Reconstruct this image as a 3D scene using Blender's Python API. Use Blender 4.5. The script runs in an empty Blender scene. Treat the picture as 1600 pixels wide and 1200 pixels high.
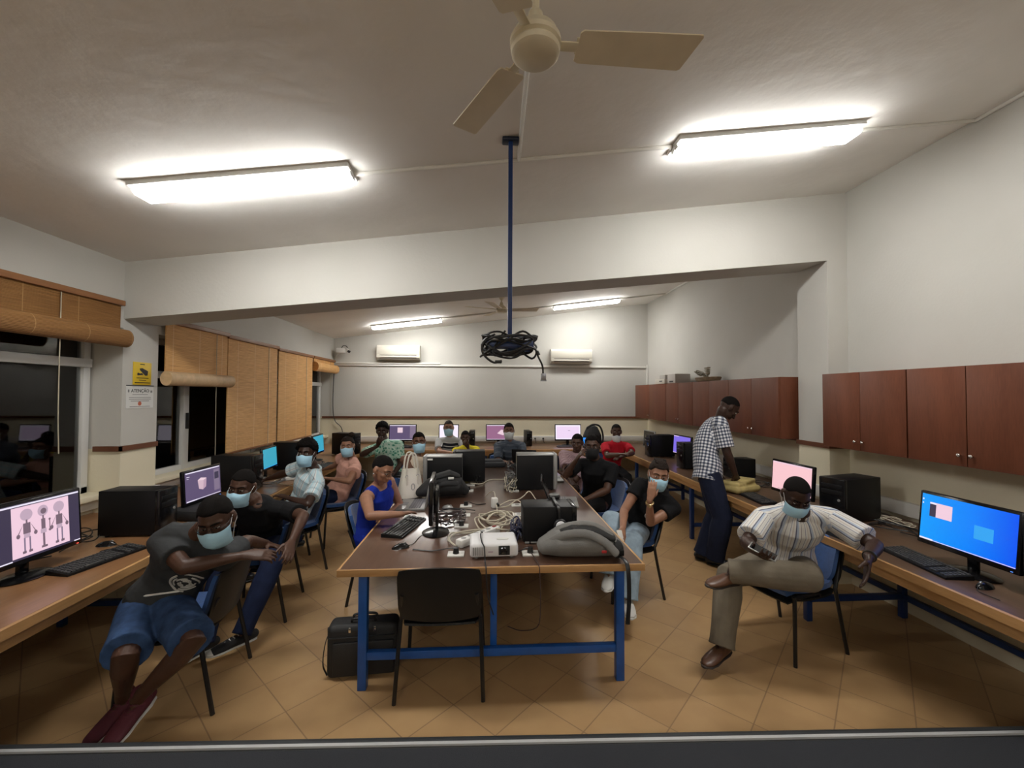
import bpy, bmesh, math, random
import numpy as np
from mathutils import Vector as V, Matrix, noise
PI = math.pi
SC = bpy.context.scene
COL = SC.collection
random.seed(7)

# ------------------------------------------------------------------ camera, world, exposure
FPX, YAW, PITCH, ROLL, EYE = 655.0, 0.0617, 0.0249, 0.0042, 1.78
_cy, _sy, _cp, _sp = math.cos(YAW), math.sin(YAW), math.cos(PITCH), math.sin(PITCH)
RIGHT0 = V((_cy, -_sy, 0)); FWD = V((_sy*_cp, _cy*_cp, _sp)); UP0 = V((-_sy*_sp, -_cy*_sp, _cp))
_cr, _sr = math.cos(ROLL), math.sin(ROLL)
RIGHT = RIGHT0*_cr + UP0*_sr
UPV = UP0*_cr - RIGHT0*_sr
CAMPOS = V((0, 0, EYE))
cd = bpy.data.cameras.new('camera'); cam = bpy.data.objects.new('camera', cd); COL.objects.link(cam)
cd.sensor_width = 36; cd.lens = FPX/1600*36; cd.clip_start = 0.05; cd.clip_end = 60
m3 = Matrix((RIGHT, UPV, -FWD)).transposed()
cam.matrix_world = Matrix.Translation(CAMPOS) @ m3.to_4x4()
SC.camera = cam
world = bpy.data.worlds.new('night'); SC.world = world; world.use_nodes = True
world.node_tree.nodes['Background'].inputs[0].default_value = (0.010, 0.012, 0.016, 1)
world.node_tree.nodes['Background'].inputs[1].default_value = 0.35
SC.view_settings.view_transform = 'Standard'; SC.view_settings.look = 'None'
SC.view_settings.gamma = 1.0; SC.view_settings.use_curve_mapping = False
SC.view_settings.exposure = 0.78
SC.cycles.use_denoising = True
SC.cycles.max_bounces = 10; SC.cycles.diffuse_bounces = 6; SC.cycles.glossy_bounces = 4
SC.cycles.sample_clamp_indirect = 6.0
TUBE = 33.0          # emission of the four ceiling light diffusers
SCR = 0.60            # emission of the computer screens

def ray(px, py):
    return RIGHT*(px-800) + UPV*(600-py) + FWD*FPX
def at(px, py, x=None, y=None, z=None):
    """a measured picture point turned into metres, given one known world coordinate"""
    d = ray(px, py)
    t = x/d.x if x is not None else y/d.y if y is not None else (z-EYE)/d.z
    return CAMPOS + d*t

# ------------------------------------------------------------------ materials
MATS = {}
def nodes(name):
    m = bpy.data.materials.new(name); m.use_nodes = True
    nt = m.node_tree; b = nt.nodes['Principled BSDF']
    return m, nt, b
def mat(name, col, rough=0.5, metal=0.0, var=0.0, vscale=8.0, bump=0.0, bscale=60.0, spec=0.5, coat=0.0, sheen=0.0):
    if name in MATS: return MATS[name]
    m, nt, b = nodes(name)
    c = (*col, 1)
    b.inputs['Base Color'].default_value = c; b.inputs['Roughness'].default_value = rough
    b.inputs['Metallic'].default_value = metal; b.inputs['Specular IOR Level'].default_value = spec
    b.inputs['Coat Weight'].default_value = coat; b.inputs['Sheen Weight'].default_value = sheen
    tc = nt.nodes.new('ShaderNodeTexCoord')
    if var > 0:
        n = nt.nodes.new('ShaderNodeTexNoise'); n.inputs['Scale'].default_value = vscale; n.inputs['Detail'].default_value = 5
        r = nt.nodes.new('ShaderNodeValToRGB')
        r.color_ramp.elements[0].position = 0.3; r.color_ramp.elements[1].position = 0.7
        r.color_ramp.elements[0].color = (*[x*(1-var) for x in col], 1)
        r.color_ramp.elements[1].color = (*[min(1, x*(1+var)) for x in col], 1)
        nt.links.new(tc.outputs['Object'], n.inputs['Vector']); nt.links.new(n.outputs['Fac'], r.inputs[0])
        nt.links.new(r.outputs[0], b.inputs['Base Color'])
    if bump > 0:
        n2 = nt.nodes.new('ShaderNodeTexNoise'); n2.inputs['Scale'].default_value = bscale; n2.inputs['Detail'].default_value = 4
        bp = nt.nodes.new('ShaderNodeBump'); bp.inputs['Strength'].default_value = bump; bp.inputs['Distance'].default_value = 0.01
        nt.links.new(tc.outputs['Object'], n2.inputs['Vector']); nt.links.new(n2.outputs['Fac'], bp.inputs['Height'])
        nt.links.new(bp.outputs[0], b.inputs['Normal'])
    MATS[name] = m
    return m
def emit(name, col, s=1.0):
    if name in MATS: return MATS[name]
    m, nt, b = nodes(name)
    b.inputs['Base Color'].default_value = (0.01, 0.01, 0.01, 1); b.inputs['Roughness'].default_value = 0.35
    b.inputs['Emission Color'].default_value = (*col, 1); b.inputs['Emission Strength'].default_value = s
    MATS[name] = m
    return m
def mth(nt, op, a, b=None, c=None):
    n = nt.nodes.new('ShaderNodeMath'); n.operation = op
    for i, x in enumerate((a, b, c)):
        if x is None: continue
        if isinstance(x, (int, float)): n.inputs[i].default_value = x
        else: nt.links.new(x, n.inputs[i])
    return n.outputs[0]
def ramp(nt, fac, stops, const=False):
    r = nt.nodes.new('ShaderNodeValToRGB'); cr = r.color_ramp
    if const: cr.interpolation = 'CONSTANT'
    cr.elements[0].position = stops[0][0]; cr.elements[1].position = stops[-1][0]
    cr.elements[0].color = (*stops[0][1], 1); cr.elements[1].color = (*stops[-1][1], 1)
    for p, c in stops[1:-1]: cr.elements.new(p).color = (*c, 1)
    nt.links.new(fac, r.inputs[0])
    return r.outputs[0]
def mix(nt, fac, a, b, mode='MIX'):
    n = nt.nodes.new('ShaderNodeMix'); n.data_type = 'RGBA'; n.blend_type = mode
    for s, x in ((n.inputs[0], fac), (n.inputs[6], a), (n.inputs[7], b)):
        if isinstance(x, (int, float)): s.default_value = x
        elif isinstance(x, tuple): s.default_value = (*x, 1)
        else: nt.links.new(x, s)
    return n.outputs[2]
def wood(name, c1, c2, axis='Y', rough=0.35, scale=6.0, spec=0.5):
    if name in MATS: return MATS[name]
    m, nt, b = nodes(name)
    tc = nt.nodes.new('ShaderNodeTexCoord'); mp = nt.nodes.new('ShaderNodeMapping')
    mp.inputs['Scale'].default_value = {'X': (0.12, 1, 1), 'Y': (1, 0.12, 1), 'Z': (1, 1, 0.12)}[axis]
    nt.links.new(tc.outputs['Object'], mp.inputs['Vector'])
    n = nt.nodes.new('ShaderNodeTexNoise'); n.inputs['Scale'].default_value = scale; n.inputs['Detail'].default_value = 8
    n.inputs['Distortion'].default_value = 0.6
    nt.links.new(mp.outputs[0], n.inputs['Vector'])
    n2 = nt.nodes.new('ShaderNodeTexNoise'); n2.inputs['Scale'].default_value = scale*12; n2.inputs['Detail'].default_value = 3
    nt.links.new(mp.outputs[0], n2.inputs['Vector'])
    f = mth(nt, 'MULTIPLY_ADD', n2.outputs['Fac'], 0.4, mth(nt, 'MULTIPLY', n.outputs['Fac'], 0.7))
    nt.links.new(ramp(nt, f, [(0.35, c1), (0.75, c2)]), b.inputs['Base Color'])
    b.inputs['Roughness'].default_value = rough; b.inputs['Specular IOR Level'].default_value = spec
    MATS[name] = m
    return m

# ------------------------------------------------------------------ mesh building
def frame_T(o, zdir, xhint=(1, 0, 0)):
    z = V(zdir).normalized(); x = V(xhint); x = (x - z*x.dot(z))
    if x.length < 1e-5: x = z.orthogonal()
    x.normalize(); y = z.cross(x)
    M = Matrix((x, y, z)).transposed().to_4x4(); M.translation = V(o)
    return M
def catmull(pts, sub=6, closed=False):
    p = [V(q) for q in pts]; out = []; n = len(p)
    for i in range(n if closed else n-1):
        a = p[(i-1) % n] if closed or i > 0 else p[0]*2-p[1]
        b, c = p[i], p[(i+1) % n]
        d = p[(i+2) % n] if closed or i+2 < n else p[-1]*2-p[-2]
        for k in range(sub):
            t = k/sub
            out.append(0.5*((2*b) + (c-a)*t + (2*a-5*b+4*c-d)*t*t + (3*b-a-3*c+d)*t**3))
    if not closed: out.append(p[-1])
    return out
class MB:
    def __init__(s): s.v = []; s.f = []; s.mi = []
    def add(s, vs, fs, mi=0, T=None):
        o = len(s.v)
        s.v += [tuple(T @ V(v)) if T is not None else tuple(v) for v in vs]
        s.f += [tuple(i+o for i in f) for f in fs]; s.mi += [mi]*len(fs)
        return s
    def box(s, c, d, mi=0, bev=0.0, T=None, rz=0.0, seg=2):
        M = Matrix.Translation(c) @ Matrix.Rotation(rz, 4, 'Z') @ Matrix.Diagonal((*d, 1))
        if T is not None: M = T @ M
        if bev <= 0:
            q = [(x, y, z) for z in (-.5, .5) for x, y in ((-.5, -.5), (.5, -.5), (.5, .5), (-.5, .5))]
            return s.add(q, [(3, 2, 1, 0), (4, 5, 6, 7), (0, 1, 5, 4), (1, 2, 6, 5), (2, 3, 7, 6), (3, 0, 4, 7)], mi, M)
        bm = bmesh.new(); bmesh.ops.create_cube(bm, size=1, matrix=Matrix.Diagonal((*d, 1)))
        bmesh.ops.bevel(bm, geom=bm.edges[:], offset=min(bev, min(d)*0.49), segments=seg, affect='EDGES', profile=0.5)
        M = Matrix.Translation(c) @ Matrix.Rotation(rz, 4, 'Z')
        if T is not None: M = T @ M
        bm.verts.index_update()
        s.add([v.co[:] for v in bm.verts], [[v.index for v in f.verts] for f in bm.faces], mi, M); bm.free()
        return s
    def slab(s, lo, hi, mi=0, bev=0.0):
        return s.box([(a+b)/2 for a, b in zip(lo, hi)], [b-a for a, b in zip(lo, hi)], mi, bev)
    def loft(s, pts, rad, ref=(1, 0, 0), n=14, mi=0, cap='round', T=None, sup=2.0):
        """closed tube of elliptic sections; rad = (a along ref, b across) per point"""
        P = [V(p) for p in pts]; R = [(r, r) if isinstance(r, (int, float)) else r for r in rad]
        if cap == 'round':
            d0 = (P[0]-P[1]).normalized(); d1 = (P[-1]-P[-2]).normalized()
            k0 = min(R[0]); k1 = min(R[-1])
            def c(p, d, k, r): return [(p+d*k*math.sin(q), (r[0]*math.cos(q), r[1]*math.cos(q))) for q in (0.6, 1.15)]
            a = c(P[0], d0, k0, R[0])[::-1]; b = c(P[-1], d1, k1, R[-1])
            P = [x[0] for x in a]+P+[x[0] for x in b]; R = [x[1] for x in a]+R+[x[1] for x in b]
        ref = V(ref); vs = []; m = len(P)
        for i in range(m):
            t = (P[min(i+1, m-1)]-P[max(i-1, 0)])
            if t.length < 1e-9: t = V((0, 0, 1))
            t.normalize(); x = ref - t*ref.dot(t)
            if x.length < 1e-4: x = t.orthogonal()
            x.normalize(); y = t.cross(x)
            for k in range(n):
                q = 2*PI*k/n; cx, sx = math.cos(q), math.sin(q)
                if sup != 2.0:
                    cx = math.copysign(abs(cx)**(2/sup), cx); sx = math.copysign(abs(sx)**(2/sup), sx)
                vs.append(P[i] + x*R[i][0]*cx + y*R[i][1]*sx)
        fs = [(i*n+k, i*n+(k+1) % n, (i+1)*n+(k+1) % n, (i+1)*n+k) for i in range(m-1) for k in range(n)]
        fs.append(tuple(range(n))[::-1]); fs.append(tuple((m-1)*n+k for k in range(n)))
        return s.add(vs, fs, mi, T)
    def tube(s, pts, r, n=8, mi=0, closed=False, T=None):
        P = [V(p) for p in pts]; m = len(P); rr = r if isinstance(r, (list, tuple)) else [r]*m
        t0 = (P[1]-P[0]).normalized(); x = t0.orthogonal().normalized(); vs = []
        for i in range(m):
            t = (P[(i+1) % m]-P[i-1]) if closed else (P[min(i+1, m-1)]-P[max(i-1, 0)])
            if t.length < 1e-9: t = t0.copy()
            t.normalize(); x = x - t*x.dot(t)
            if x.length < 1e-6: x = t.orthogonal()
            x.normalize(); y = t.cross(x)
            vs += [P[i] + (x*math.cos(2*PI*k/n) + y*math.sin(2*PI*k/n))*rr[i] for k in range(n)]
        fs = [(i*n+k, i*n+(k+1) % n, ((i+1) % m)*n+(k+1) % n, ((i+1) % m)*n+k) for i in range(m if closed else m-1) for k in range(n)]
        if not closed: fs += [tuple(range(n))[::-1], tuple((m-1)*n+k for k in range(n))]
        return s.add(vs, fs, mi, T)
    def cyl(s, a, b, r, n=20, mi=0, r2=None): return s.tube([a, b], [r, r if r2 is None else r2], n, mi)
    def lathe(s, prof, n=28, mi=0, T=None, sx=1.0, sy=1.0):
        vs = [(r*math.cos(2*PI*k/n)*sx, r*math.sin(2*PI*k/n)*sy, z) for r, z in prof for k in range(n)]; m = len(prof)
        fs = [(i*n+k, i*n+(k+1) % n, (i+1)*n+(k+1) % n, (i+1)*n+k) for i in range(m-1) for k in range(n)]
        fs += [tuple(range(n))[::-1], tuple((m-1)*n+k for k in range(n))]
        return s.add(vs, fs, mi, T)
    def prism(s, poly, h, mi=0, T=None):
        n = len(poly)
        return s.add([(x, y, 0) for x, y in poly]+[(x, y, h) for x, y in poly],
                     [tuple(range(n))[::-1], tuple(range(n, 2*n))]+[(k, (k+1) % n, (k+1) % n+n, k+n) for k in range(n)], mi, T)
    def ell(s, c, r, mi=0, T=None, nu=16, nv=10):
        prof = [(math.sin(PI*(k+.02)/nv) if 0 < k < nv else 0.02, -math.cos(PI*k/nv)) for k in range(nv+1)]
        M = Matrix.Translation(c) @ Matrix.Diagonal((*r, 1))
        return s.lathe(prof, nu, mi, T @ M if T is not None else M)
    def grid(s, rows, mi=0, thick=0.0):
        """a surface of rows x cols points, given thickness along -normal"""
        R, C = len(rows), len(rows[0]); P = [[V(p) for p in r] for r in rows]
        vs = [p for r in P for p in r]
        fs = [(i*C+k, i*C+k+1, (i+1)*C+k+1, (i+1)*C+k) for i in range(R-1) for k in range(C-1)]
        if thick:
            o = len(vs); N = []
            for i in range(R):
                for k in range(C):
                    a = P[i][min(k+1, C-1)]-P[i][max(k-1, 0)]; b = P[min(i+1, R-1)][k]-P[max(i-1, 0)][k]
                    N.append(a.cross(b).normalized())
            vs = vs+[p-n*thick for p, n in zip(vs, N)]
            fs = fs+[tuple(j+o for j in f)[::-1] for f in fs]
            br = [k for k in range(C)]+[i*C+C-1 for i in range(1, R)]+[(R-1)*C+k for k in range(C-2, -1, -1)]+[i*C for i in range(R-2, 0, -1)]
            fs += [(br[(j+1) % len(br)], br[j], br[j]+o, br[(j+1) % len(br)]+o) for j in range(len(br))]
        return s.add(vs, fs, mi)
    def mesh(s, name, mats, ang=40):
        me = bpy.data.meshes.new(name); me.from_pydata(s.v, [], s.f)
        for m in (mats if isinstance(mats, (list, tuple)) else [mats]): me.materials.append(m)
        me.polygons.foreach_set('material_index', s.mi)
        me.polygons.foreach_set('use_smooth', [True]*len(s.f))
        me.update()
        bm = bmesh.new(); bm.from_mesh(me); bmesh.ops.recalc_face_normals(bm, faces=bm.faces[:]); bm.to_mesh(me); bm.free()
        me.set_sharp_from_angle(angle=math.radians(ang))
        return me
def link(name, me, parent=None, loc=None, rz=None):
    o = bpy.data.objects.new(name, me); COL.objects.link(o)
    if parent is not None: o.parent = parent
    if loc is not None: o.location = loc
    if rz is not None: o.rotation_euler = (0, 0, rz)
    return o
def obj(name, mb, mats, parent=None, loc=None, rz=None, ang=40):
    return link(name, mb.mesh(name, mats, ang), parent, loc, rz)
def tag(o, label, cat, group=None, kind=None):
    o['label'] = label; o['category'] = cat
    if group: o['group'] = group
    if kind: o['kind'] = kind
    return o
def thing(name, label, cat, loc=(0, 0, 0), rz=0.0, group=None):
    o = link(name, None, None, loc, rz); o.empty_display_size = 0.05
    return tag(o, label, cat, group)
def struct(name, mb, mats, parent=None, ang=30):
    o = obj(name, mb, mats, parent, ang=ang)
    if parent is None: o['kind'] = 'structure'
    return o
def dup(root, loc=None, rz=None, label=None, group=None):
    def cp(o, par):
        c = o.copy(); COL.objects.link(c); c.parent = par
        for ch in list(o.children): cp(ch, c)
        return c
    r = cp(root, None)
    if loc is not None: r.location = loc
    if rz is not None: r.rotation_euler = (0, 0, rz)
    if label: r['label'] = label
    if group: r['group'] = group
    return r
def remesh(mb, mats, voxel=0.006, it=4, name='m'):
    me = bpy.data.meshes.new('tmp'); me.from_pydata(mb.v, [], mb.f); me.update()
    bm = bmesh.new(); bm.from_mesh(me); bmesh.ops.recalc_face_normals(bm, faces=bm.faces[:]); bm.to_mesh(me); bm.free()
    o = bpy.data.objects.new('tmp', me); COL.objects.link(o)
    r = o.modifiers.new('r', 'REMESH'); r.mode = 'VOXEL'; r.voxel_size = voxel; r.use_smooth_shade = True
    if it:
        q = o.modifiers.new('s', 'SMOOTH'); q.factor = 0.5; q.iterations = it
    dg = bpy.context.evaluated_depsgraph_get(); dg.update()
    out = bpy.data.meshes.new_from_object(o.evaluated_get(dg)); out.name = name
    bpy.data.objects.remove(o); bpy.data.meshes.remove(me)
    out.materials.clear()
    for m in (mats if isinstance(mats, (list, tuple)) else [mats]): out.materials.append(m)
    out.polygons.foreach_set('use_smooth', [True]*len(out.polygons))
    return out
# ------------------------------------------------------------------ the room
XL, XR, XW, YB, YF = -3.13, 3.47, -3.34, 8.81, -4.2
ZL, ZR = 2.914, 3.751
SL = (ZR-ZL)/(XR-XL)
def zc(x): return ZL+(x-XL)*SL
PY0, PY1, XPR = 3.81, 4.20, 3.267      # the two pillars and the beam between them
RAIL = 1.30
def wallmat(name, up, low):
    m, nt, b = nodes(name)
    g = nt.nodes.new('ShaderNodeNewGeometry'); sx = nt.nodes.new('ShaderNodeSeparateXYZ')
    nt.links.new(g.outputs['Position'], sx.inputs[0])
    n = nt.nodes.new('ShaderNodeTexNoise'); n.inputs['Scale'].default_value = 1.3; n.inputs['Detail'].default_value = 6
    nt.links.new(g.outputs['Position'], n.inputs['Vector'])
    f = mth(nt, 'GREATER_THAN', sx.outputs['Z'], RAIL)
    c = mix(nt, f, low, up)
    v = ramp(nt, n.outputs['Fac'], [(0.3, (0.93, 0.93, 0.92)), (0.7, (1, 1, 1))])
    nt.links.new(mix(nt, 1.0, c, v, 'MULTIPLY'), b.inputs['Base Color'])
    b.inputs['Roughness'].default_value = 0.75; b.inputs['Specular IOR Level'].default_value = 0.25
    n2 = nt.nodes.new('ShaderNodeTexNoise'); n2.inputs['Scale'].default_value = 45; n2.inputs['Detail'].default_value = 4
    nt.links.new(g.outputs['Position'], n2.inputs['Vector'])
    bp = nt.nodes.new('ShaderNodeBump'); bp.inputs['Strength'].default_value = 0.12; bp.inputs['Distance'].default_value = 0.01
    nt.links.new(n2.outputs['Fac'], bp.inputs['Height']); nt.links.new(bp.outputs[0], b.inputs['Normal'])
    return m
M_WALL = wallmat('painted wall', (0.56, 0.55, 0.515), (0.80, 0.735, 0.565))
M_CEIL = mat('ceiling plaster', (0.82, 0.80, 0.765), 0.75, var=0.05, vscale=1.2, bump=0.35, bscale=9, spec=0.3)
M_TRIM = wood('brown rail wood', (0.10, 0.035, 0.018), (0.17, 0.065, 0.03), 'Y', 0.4)
M_WHITE = mat('white plastic', (0.72, 0.71, 0.67), 0.4)
M_FRAME = mat('white window frame', (0.66, 0.66, 0.65), 0.35)
def floor_mat():
    m, nt, b = nodes('floor tiles')
    g = nt.nodes.new('ShaderNodeNewGeometry'); s = nt.nodes.new('ShaderNodeSeparateXYZ'); nt.links.new(g.outputs['Position'], s.inputs[0])
    T = 0.33*math.sqrt(2)
    u = mth(nt, 'DIVIDE', mth(nt, 'ADD', mth(nt, 'ADD', s.outputs['X'], s.outputs['Y']), 0.045+20*T), T)
    w = mth(nt, 'DIVIDE', mth(nt, 'ADD', mth(nt, 'SUBTRACT', s.outputs['X'], s.outputs['Y']), -0.16+20*T), T)
    def edge(a):
        fr = mth(nt, 'FRACT', a); d = mth(nt, 'ABSOLUTE', mth(nt, 'SUBTRACT', fr, 0.5))
        return mth(nt, 'GREATER_THAN', d, 0.490)
    gr = mth(nt, 'MAXIMUM', edge(u), edge(w))
    cb = nt.nodes.new('ShaderNodeCombineXYZ'); nt.links.new(mth(nt, 'FLOOR', u), cb.inputs[0]); nt.links.new(mth(nt, 'FLOOR', w), cb.inputs[1])
    wn = nt.nodes.new('ShaderNodeTexWhiteNoise'); nt.links.new(cb.outputs[0], wn.inputs['Vector'])
    n = nt.nodes.new('ShaderNodeTexNoise'); n.inputs['Scale'].default_value = 5; n.inputs['Detail'].default_value = 6
    nt.links.new(g.outputs['Position'], n.inputs['Vector'])
    f = mth(nt, 'MULTIPLY_ADD', wn.outputs['Value'], 0.3, mth(nt, 'MULTIPLY', n.outputs['Fac'], 0.7))
    c = ramp(nt, f, [(0.25, (0.40, 0.243, 0.114)), (0.75, (0.50, 0.32, 0.153))])
    nt.links.new(mix(nt, gr, c, (0.29, 0.175, 0.088)), b.inputs['Base Color'])
    b.inputs['Roughness'].default_value = 0.34; b.inputs['Specular IOR Level'].default_value = 0.45
    bp = nt.nodes.new('ShaderNodeBump'); bp.inputs['Strength'].default_value = 0.4; bp.inputs['Distance'].default_value = 0.002
    nt.links.new(mth(nt, 'SUBTRACT', 1.0, gr), bp.inputs['Height']); nt.links.new(bp.outputs[0], b.inputs['Normal'])
    return m
struct('floor', MB().slab((XW-.3, YF-.2, -.1), (XR+.2, YB+.2, 0)), floor_mat())
T_ = 0.12
cm = MB()
cm.add([(x, y, zc(x)+dz) for dz in (0, T_) for x, y in ((XW-.2, YF-.2), (XR+.2, YF-.2), (XR+.2, YB+.2), (XW-.2, YB+.2))],
       [(0, 1, 2, 3), (7, 6, 5, 4), (0, 4, 5, 1), (1, 5, 6, 2), (2, 6, 7, 3), (3, 7, 4, 0)])
struct('ceiling', cm, M_CEIL)
def gable(y0, y1):
    return MB().add([(x, y, z) for y in (y0, y1) for x, z in ((XW-.2, 0), (XR+.2, 0), (XR+.2, zc(XR+.2)+.05), (XW-.2, zc(XW-.2)+.05))],
                    [(0, 1, 2, 3), (7, 6, 5, 4), (0, 4, 5, 1), (1, 5, 6, 2), (2, 6, 7, 3), (3, 7, 4, 0)])
struct('wall_back', gable(YB, YB+.15), M_WALL)
struct('wall_front', gable(YF-.15, YF), M_WALL)
struct('wall_right', MB().slab((XR, YF, 0), (XR+.15, YB, ZR+.1)), M_WALL)
SILL, HEAD = 0.93, 2.34
wl = MB()
wl.slab((XW-.16, YF, 0), (XW, YB, SILL))                              # wall under the windows
wl.slab((XW-.16, YF, HEAD), (XL, YB, ZL+.06))                         # lintel, flush with the pillars
wl.slab((XW-.16, PY0, 0), (XL, PY1, HEAD))                            # pillar
wl.slab((XW-.16, YF, 0), (XL, .4, HEAD))
struct('wall_left', wl, M_WALL)
pr = MB().slab((XPR, PY0, 0), (XR, PY1, zc(XPR)+.02))
struct('pillar_right', pr, M_WALL)
bm_ = MB()
def zb(x): return 2.42+(x-XL)*(3.08-2.42)/(XPR-XL)
bm_.add([(x, y, z) for y in (PY0, PY1) for x, z in ((XL, zb(XL)), (XPR, zb(XPR)), (XPR, zc(XPR)+.03), (XL, zc(XL)+.03))],
        [(0, 1, 2, 3), (7, 6, 5, 4), (0, 4, 5, 1), (1, 5, 6, 2), (2, 6, 7, 3), (3, 7, 4, 0)])
struct('beam', bm_, M_WALL)
# brown chair rails
h, d = 0.022, 0.018
tr = MB().slab((XL, YB-d, RAIL-h), (XR, YB, RAIL+h)); tr.slab((XW, YB-d, RAIL-h), (XL, YB, RAIL+h))
struct('trim_1', tr, M_TRIM)
tr = MB(); tr.slab((XW, PY0-d, RAIL-h), (XL+d, PY0, RAIL+h)); tr.slab((XL, PY0-d, RAIL-h), (XL+d, PY1, RAIL+h))
struct('trim_2', tr, M_TRIM)
tr = MB(); tr.slab((XPR-d, PY0-d, RAIL-h), (XPR, PY1+d, RAIL+h)); tr.slab((XPR, PY0-d, RAIL-h), (XR, PY0, RAIL+h))
tr.slab((XR-d, YF, RAIL-h), (XR, PY0, RAIL+h)); tr.slab((XR-d, PY1, RAIL-h), (XR, YB, RAIL+h))
struct('trim_3', tr, M_TRIM)
# white cable trunking above the worktops and pipes high on the back wall
tk = MB(); tk.slab((XL, YB-.045, .80), (XR, YB, .91), bev=.004); struct('trim_4', tk, M_WHITE)
tk = MB(); tk.slab((XR-.045, PY1, .80), (XR, YB, .91), bev=.004); tk.slab((XR-.045, 1.2, .80), (XR, PY0, .91), bev=.004)
tk.slab((XPR-.04, PY0, .80), (XPR, PY1, .91), bev=.004); struct('trim_5', tk, M_WHITE)
tk = MB(); tk.slab((XW, .6, .80), (XW+.05, PY0, .91), bev=.004); tk.slab((XW, PY1, .80), (XW+.05, YB, .91), bev=.004)
tk.slab((XL, PY0-.05, .80), (XL+.05, PY1, .91), bev=.004); struct('trim_6', tk, M_WHITE)
tk = MB(); tk.slab((XL, YB-.03, 2.355), (XR, YB, 2.395), bev=.004); tk.slab((XL, YB-.045, 2.395), (-.95, YB, 2.43), bev=.004)
tk.slab((XR-.04, YB-.04, 1.98), (XR-.005, YB, 2.43)); struct('trim_7', tk, M_WHITE)
# ceiling conduits
def condx(x0, x1, y, r=.014):
    return MB().tube([(x0, y, zc(x0)-.012), (x1, y, zc(x1)-.012)], r, 8)
cdm = condx(-.87, 1.24, 2.72); cdm.tube([(2.55, 2.72, zc(2.55)-.012), (XR-.012, 2.72, zc(XR)-.012), (XR-.012, 0.3, zc(XR)-.012)], .014, 8)
cdm.tube([(.175, 1.43, zc(.175)-.012), (.205, 2.72, zc(.205)-.012)], .012, 8)
struct('trim_8', cdm, M_WHITE)
cdm = condx(-.83, 1.3, 7.85); cdm.tube([(2.51, 7.85, zc(2.51)-.012), (XR-.012, 7.85, zc(XR)-.012), (XR-.012, 5.0, zc(XR)-.012)], .014, 8)
struct('trim_9', cdm, M_WHITE)
# window sill ledge
sl = MB(); sl.slab((XW-.05, PY1, SILL-.04), (XW+.13, YB, SILL+.005), bev=.006); sl.slab((XW-.05, .4, SILL-.04), (XW+.13, PY0, SILL+.005), bev=.006)
struct('trim_10', sl, M_WALL)
# ---- windows: white aluminium frames with dark panes, night outside
def glass():
    m, nt, b = nodes('window glass')
    nt.nodes.remove(b); out = nt.nodes['Material Output']
    tr_ = nt.nodes.new('ShaderNodeBsdfTransparent'); tr_.inputs[0].default_value = (0.80, 0.82, 0.80, 1)
    gl = nt.nodes.new('ShaderNodeBsdfGlossy'); gl.inputs['Roughness'].default_value = 0.02; gl.inputs[0].default_value = (.9, .9, .9, 1)
    fr = nt.nodes.new('ShaderNodeFresnel'); fr.inputs[0].default_value = 1.5
    mx = nt.nodes.new('ShaderNodeMixShader')
    nt.links.new(mth(nt, 'MULTIPLY', fr.outputs[0], 1.3), mx.inputs[0]); nt.links.new(tr_.outputs[0], mx.inputs[1]); nt.links.new(gl.outputs[0], mx.inputs[2])
    nt.links.new(mx.outputs[0], out.inputs[0])
    return m
M_GLASS = glass()
M_BLACK = mat('black plastic', (0.012, 0.012, 0.013), 0.38)
def window(name, y0, y1, mull, trans):
    f = MB(); xa, xb = XW-.09, XW-.03; w = .06
    f.slab((xa, y0, SILL), (xb, y1, SILL+w), bev=.004); f.slab((xa, y0, HEAD-w), (xb, y1, HEAD), bev=.004)
    f.slab((xa, y0, SILL), (xb, y0+w, HEAD), bev=.004); f.slab((xa, y1-w, SILL), (xb, y1, HEAD), bev=.004)
    for m in mull: f.slab((xa+.003, m-w*.75, SILL), (xb+.012, m+w*.75, HEAD), bev=.004)
    f.slab((xa+.003, y0, trans-w*.6), (xb+.015, y1, trans+w*.6), bev=.004)
    o = struct(name, f, M_FRAME)
    for a, b in zip([y0]+mull, mull+[y1]):
        obj('pane', MB().slab((XW-.064, a+.03, SILL+.03), (XW-.058, b-.03, HEAD-.03)), M_GLASS, o)
    k = MB()
    for m in mull: k.slab((XW-.02, m-.012, 1.38), (XW+.012, m+.012, 1.56), bev=.005)
    if mull: obj('window_latch', k, M_BLACK, o)
    return o
window('window_1', 0.4, PY0-.02, [2.05], 2.03)
window('window_2', PY1+.02, YB-.02, [4.93, 6.3, 7.6], 1.97)
# the reddish wall and dark shade outside the first window
struct('wall_outside', MB().slab((XW-.75, 3.95, 0), (XW-.62, 4.35, 3.0)), mat('outside brick', (0.62, 0.36, 0.24), .8, var=.2))
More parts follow.
